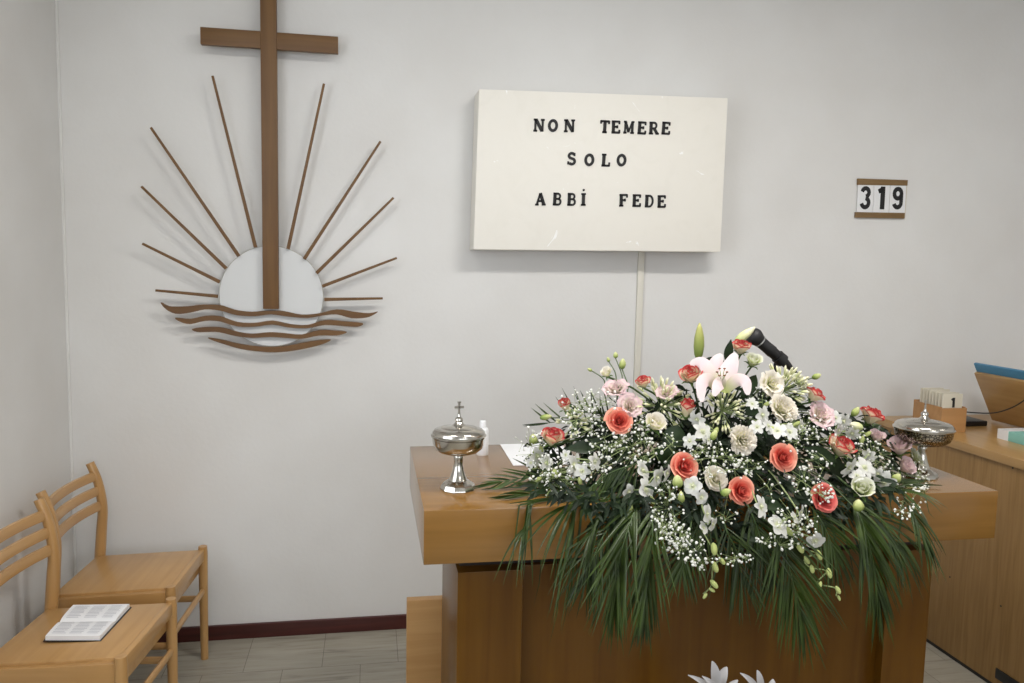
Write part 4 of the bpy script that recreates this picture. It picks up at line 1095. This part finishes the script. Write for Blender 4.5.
# palm fronds
def frond(label, path, N, Lpx, wmm, seed, off0=.0, off1=.02, a0=60, a1=18, sides=(1, -1), droop=.25, mkey='palm', nrm=None, taper=.55):
    r_ = random.Random(seed)
    ctrl = [on(x, y, lerp(off0, off1, i / (len(path) - 1))) for i, (x, y) in enumerate(path)]
    b = foam_pt(ctrl[0])
    t = thing('palm_frond', label, 'palm leaf', b, 'green palm fronds of the altar bouquet')
    cur = catmull(ctrl, 8)
    full = lay(catmull([b, lerp(b, ctrl[0], .6) + Vector((0, 0, .02))] + ctrl, 8))
    cur = full[-(8 * (len(path) - 1) + 1):]
    k = len(full)
    obj('leaf_rib', MB().tube(full, [lerp(.0028, .0009, i / (k - 1)) for i in range(k)], 6), M['stem'], t)
    lf = MB(); n = len(cur) - 1
    dist = (ctrl[-1] - CAM).dot(FWD); L0 = Lpx * dist / F
    for i in range(N):
        s = (i + .5) / N; fi = s * n; k0 = min(int(fi), n - 1)
        p = lerp(cur[k0], cur[k0 + 1], fi - k0)
        T = (cur[k0 + 1] - cur[k0]).normalized()
        nn = Vector(nrm) if nrm else (-FWD + Vector((0, 0, .25))).normalized()
        sd = T.cross(nn).normalized()
        for sgn in sides:
            a = math.radians(lerp(a0, a1, s) + r_.uniform(-6, 6))
            d = (sd * sgn * math.sin(a) + T * math.cos(a) + nn * r_.uniform(-.05, .22)).normalized()
            L = L0 * (1 - (1 - taper) * abs(s - .35) / .65) * r_.uniform(.88, 1.08)
            g = droop * r_.uniform(.6, 1.4)
            pts = []
            for j in range(8):
                u = j / 7
                pts.append(p + d * L * u * (1 - .15 * g * u) + Vector((0, 0, -1)) * (L * g * u * u))
            pts = lay(pts)
            w = wmm * .001 * r_.uniform(.85, 1.15)
            # blades face the light at varied tilt
            up = (nn + sd * r_.uniform(-.5, .5) + Vector((0, 0, r_.uniform(-.2, .5)))).normalized()
            lf.blade(pts, [w * x for x in (.45, .85, 1, 1, .88, .66, .38, .05)], up, fold=.3)
    # end leaflets
    for q_ in (-.25, .0, .25):
        T = (cur[-1] - cur[-2]).normalized(); d = (T + RGT * q_).normalized()
        lf.blade(lay([cur[-1] + d * L0 * .7 * j / 5 + Vector((0, 0, -droop * L0 * .5 * (j / 5) ** 2)) for j in range(6)]), [wmm * .001 * x for x in (.5, .9, .9, .7, .4, .05)], -FWD, fold=.3)
    obj('leaflets', lf, M[mkey], t, angle=60)
    return t
frond('small palm frond lying left on the altar top toward the smooth ciborium', [(572, 478), (538, 476), (500, 482)], 9, 42, 3.0, 1, -.01, -.0, 36, 14, droop=.05)
frond('palm frond lying on the altar top and spilling over its front left edge', [(590, 490), (556, 492), (522, 500)], 10, 52, 3.2, 2, .0, .01, 40, 14, droop=.22)
frond('palm frond with spiky leaflets standing up at the upper left rim', [(612, 430), (580, 420), (548, 423)], 9, 38, 2.6, 3, -.03, -.03, 66, 34, sides=(1,), droop=-.05, mkey='palmdark')
frond('spiky palm frond pointing up behind the pink lisianthus', [(640, 436), (610, 420), (582, 410)], 7, 34, 2.6, 4, -.04, -.04, 66, 34, sides=(1,), droop=-.08, mkey='palmdark')
frond('big arched palm frond sweeping left with leaflets combed straight down', [(640, 462), (612, 472), (590, 488), (570, 512)], 26, 118, 3.3, 5, .02, .03, 46, 8, sides=(-1,), droop=.5)
frond('palm frond falling over the slab front left of centre', [(610, 490), (572, 497), (540, 508), (524, 528)], 20, 74, 2.8, 6, .01, .02, 42, 12, sides=(-1,), droop=.75)
frond('long palm frond hanging lowest at left centre', [(640, 500), (626, 535), (618, 568), (615, 598)], 24, 78, 3.2, 7, .025, .02, 26, 6, droop=.2)
frond('dark palm frond hanging at far left with tips fanned to the left', [(628, 505), (606, 532), (594, 556), (588, 574)], 16, 58, 3.0, 8, .0, .0, 44, 16, droop=.3, mkey='palmdark')
frond("palm frond hanging between the left one and baby's breath column", [(655, 505), (652, 540), (648, 575), (645, 604)], 22, 72, 3.2, 9, .02, .03, 22, 8, droop=.2)
frond("short palm frond below the lowest baby's breath", [(690, 530), (684, 552), (682, 566)], 12, 52, 2.8, 10, .01, .02, 46, 18, droop=.2)
frond('palm frond drooping in the centre under the bud spray', [(725, 525), (736, 550), (742, 576)], 13, 64, 2.8, 11, .0, .01, 42, 14, droop=.25, mkey='palmdark')
frond('big palm frond fanning down right of centre', [(778, 522), (784, 545), (792, 578), (801, 614)], 26, 86, 3.3, 12, .02, .02, 36, 10, droop=.2)
frond('palm frond hanging over the right pilaster seam', [(848, 498), (862, 522), (872, 556), (878, 596)], 24, 72, 3.2, 13, .015, .02, 28, 8, droop=.3)
frond('palm frond arching over right altar corner to its lowest tip at far right', [(866, 482), (892, 492), (912, 512), (924, 538)], 20, 54, 2.6, 14, .01, .01, 26, 8, droop=.4)
frond('wide palm frond crossing behind the red rose at lower right', [(825, 498), (852, 508), (880, 520), (898, 545)], 20, 66, 2.8, 15, .0, .005, 44, 14, droop=.5, mkey='palmdark')
frond('palm frond between the drooping orchid and lower right rose', [(812, 508), (826, 530), (834, 552)], 15, 60, 2.8, 16, .0, .01, 38, 14, droop=.35)
frond('palm frond filling the centre below the white rose', [(712, 500), (700, 520), (690, 545)], 14, 56, 2.8, 17, -.02, -.01, 46, 18, droop=.4, mkey='palmdark')
frond('palm frond under the central coral rose leaning right', [(748, 505), (758, 530), (764, 555)], 15, 62, 2.8, 18, -.02, -.0, 42, 14, droop=.35, mkey='palmdark')
frond('feathery palm frond lying deep behind the left flowers', [(650, 455), (620, 462), (590, 470), (560, 478)], 18, 56, 2.8, 19, -.03, -.02, 50, 22, droop=.35, mkey='palmdark')
frond('palm frond deep on the right behind the mauve blooms', [(830, 470), (860, 474), (885, 480), (905, 490)], 16, 50, 2.8, 20, -.03, -.02, 46, 20, droop=.3, mkey='palmdark')
frond('palm frond curtain hanging behind the white orchid at left centre', [(672, 478), (640, 490), (612, 506), (592, 530)], 24, 92, 3.0, 21, .005, .01, 52, 12, sides=(-1,), droop=.6, mkey='palmdark')

# broad leaves between the flowers
def broad(label, px, py, px2, py2, wpx, off=.0, mkey='leaf', curl=.15):
    a = on(px, py, off); b = at(px2, py2, a.y - .02); L = (b - a).length
    w = wpx / 2 * (a - CAM).dot(FWD) / F; ax = (b - a) / L
    n = (-FWD + Vector((rnd.uniform(-.3, .3), 0, rnd.uniform(.1, .5)))).normalized()
    t = thing('broad_leaf', label, 'leaf', a, 'broad dark leaves between the flowers')
    mb = MB(); k = 9
    pts = [a + ax * L * i / k - n * (curl * L * (i / k) ** 2) for i in range(k + 1)]
    mb.blade(pts, [w * max(.04, math.sin(math.pi * (i / k) ** .85)) for i in range(k + 1)], n, fold=.25)
    obj('leaf_blade', mb, M[mkey], t, angle=180)
    obj('stem', MB().tube(stem_pts(a), .0014, 5), M['stem'], t)
for i, a in enumerate([
    ('dark rounded leaf below the upright red-topped bud', 678, 425, 670, 450, 22, .0), ('dark leaf left of the middle baby\'s breath', 664, 440, 668, 468, 20, -.01),
    ('leaf under the large cream rose', 805, 448, 838, 462, 16, .01), ('long leaf beneath the star flowers at right', 828, 455, 848, 486, 16, .0),
    ('leaf behind the lower right rose', 800, 468, 812, 505, 18, -.01), ('green leaf edge above the middle carnation', 745, 415, 768, 398, 14, -.01),
    ('small leaf crossing left of the orchid', 590, 440, 620, 452, 12, .01), ('leaf between the lily and its tall bud', 701, 362, 726, 360, 9, -.01),
    ('leaf above the topmost rose at its left', 726, 362, 732, 338, 9, -.005), ('dark leaf over the far left blossoms', 600, 446, 566, 448, 14, -.01),
    ('leaf right of the lowest coral rose', 756, 500, 786, 508, 14, .0), ('leaf left of the lowest coral rose', 716, 495, 700, 520, 14, -.01),
    ('dark leaf beneath the round white flower', 756, 375, 742, 400, 14, -.01), ('leaf under the right rim rose', 880, 425, 856, 446, 12, -.01),
    ('small round leaf below the small left rose', 573, 412, 578, 430, 9, .02), ('leaf beside the white orchid', 610, 470, 636, 480, 14, -.01)]):
    broad(*a)

# uncountable filler greenery in the heart of the bouquet
r_ = random.Random(5); fm = MB()
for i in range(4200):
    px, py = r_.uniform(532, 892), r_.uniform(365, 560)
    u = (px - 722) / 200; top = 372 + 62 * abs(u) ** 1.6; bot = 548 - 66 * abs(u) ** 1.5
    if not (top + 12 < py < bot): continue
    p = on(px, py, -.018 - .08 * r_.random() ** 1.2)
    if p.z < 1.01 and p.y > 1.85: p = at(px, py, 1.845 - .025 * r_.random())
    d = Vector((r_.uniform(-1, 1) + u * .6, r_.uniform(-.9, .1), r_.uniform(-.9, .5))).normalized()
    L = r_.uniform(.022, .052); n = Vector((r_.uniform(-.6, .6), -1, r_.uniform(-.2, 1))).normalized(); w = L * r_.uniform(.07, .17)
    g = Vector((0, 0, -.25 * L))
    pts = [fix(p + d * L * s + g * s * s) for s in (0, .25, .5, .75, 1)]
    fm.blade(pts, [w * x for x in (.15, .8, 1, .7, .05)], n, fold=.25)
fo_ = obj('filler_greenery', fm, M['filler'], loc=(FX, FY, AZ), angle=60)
tag(fo_, 'mass of small dark green filler leaves packed behind the bouquet flowers', 'greenery', kind='stuff')

# lilies of a second arrangement standing on the floor before the altar
vx, vy = .88, 1.60
vs_ = thing('floor_vase', 'tall floor vase in front of the altar holding white lilies', 'vase', (vx, vy, 0))
obj('vase_body', MB().lathe([(.07, 0), (.085, .01), (.095, .12), (.08, .25), (.055, .34), (.06, .38), (.056, .38), (.05, .34), (.07, .24), (.01, .03)], 32, (vx, vy, 0)), M['cardbox'], vs_)
def vstem(p, dx):
    return bez(Vector((vx + dx, vy, .05)), Vector((vx + dx * 1.2, vy, .42)), p, 8)
for (bx_, by_, lb, dx, tips) in [
    (716, 700, 'white lily at the bottom edge of the view, left and fuller one', -.01, [(712, 661, 5.5, 0), (727, 667, 6, .01), (688, 675, 3.6, -.03), (738, 680, 4.5, -.02), (702, 676, 4, -.05), (722, 684, 5, -.06)]),
    (762, 704, 'white lily at the bottom edge of the view, right one with curled tip', .015, [(740, 673, 3.6, 0), (757, 670, 4.2, .01), (773, 679, 5.5, -.02), (783, 688, 4.5, 0), (748, 688, 4, -.05), (768, 690, 5, -.06)])]:
    c = at(bx_, by_, 1.66)
    t = thing('lily', lb, 'lily', c, 'white lilies in the floor vase')
    for k_, (tx, ty, w, dy) in enumerate(tips):
        e = at(tx, ty, 1.66 + dy); out_ = (e - c); mid = lerp(c, e, .55) + Vector((out_.x * -.12, dy * .3 - .004, .008))
        pts = bez(c, mid * 2 - (c + e) / 2, e, 9); wpx = w / 470
        mb = MB(); mb.blade(pts, [wpx * max(.06, math.sin(math.pi * clamp(.1 + .88 * j / 9)) ** .8) for j in range(10)], (-FWD + Vector((0, 0, .3))).normalized(), 1e-3, 1, .35)
        obj('petal', mb, M['lilywhite'], t, angle=180)
    obj('stem', MB().tube(bez(Vector((vx + dx, vy, .05)), Vector((vx + dx * 1.2, vy, .42)), c, 8), .0035, 6), M['stem'], t)
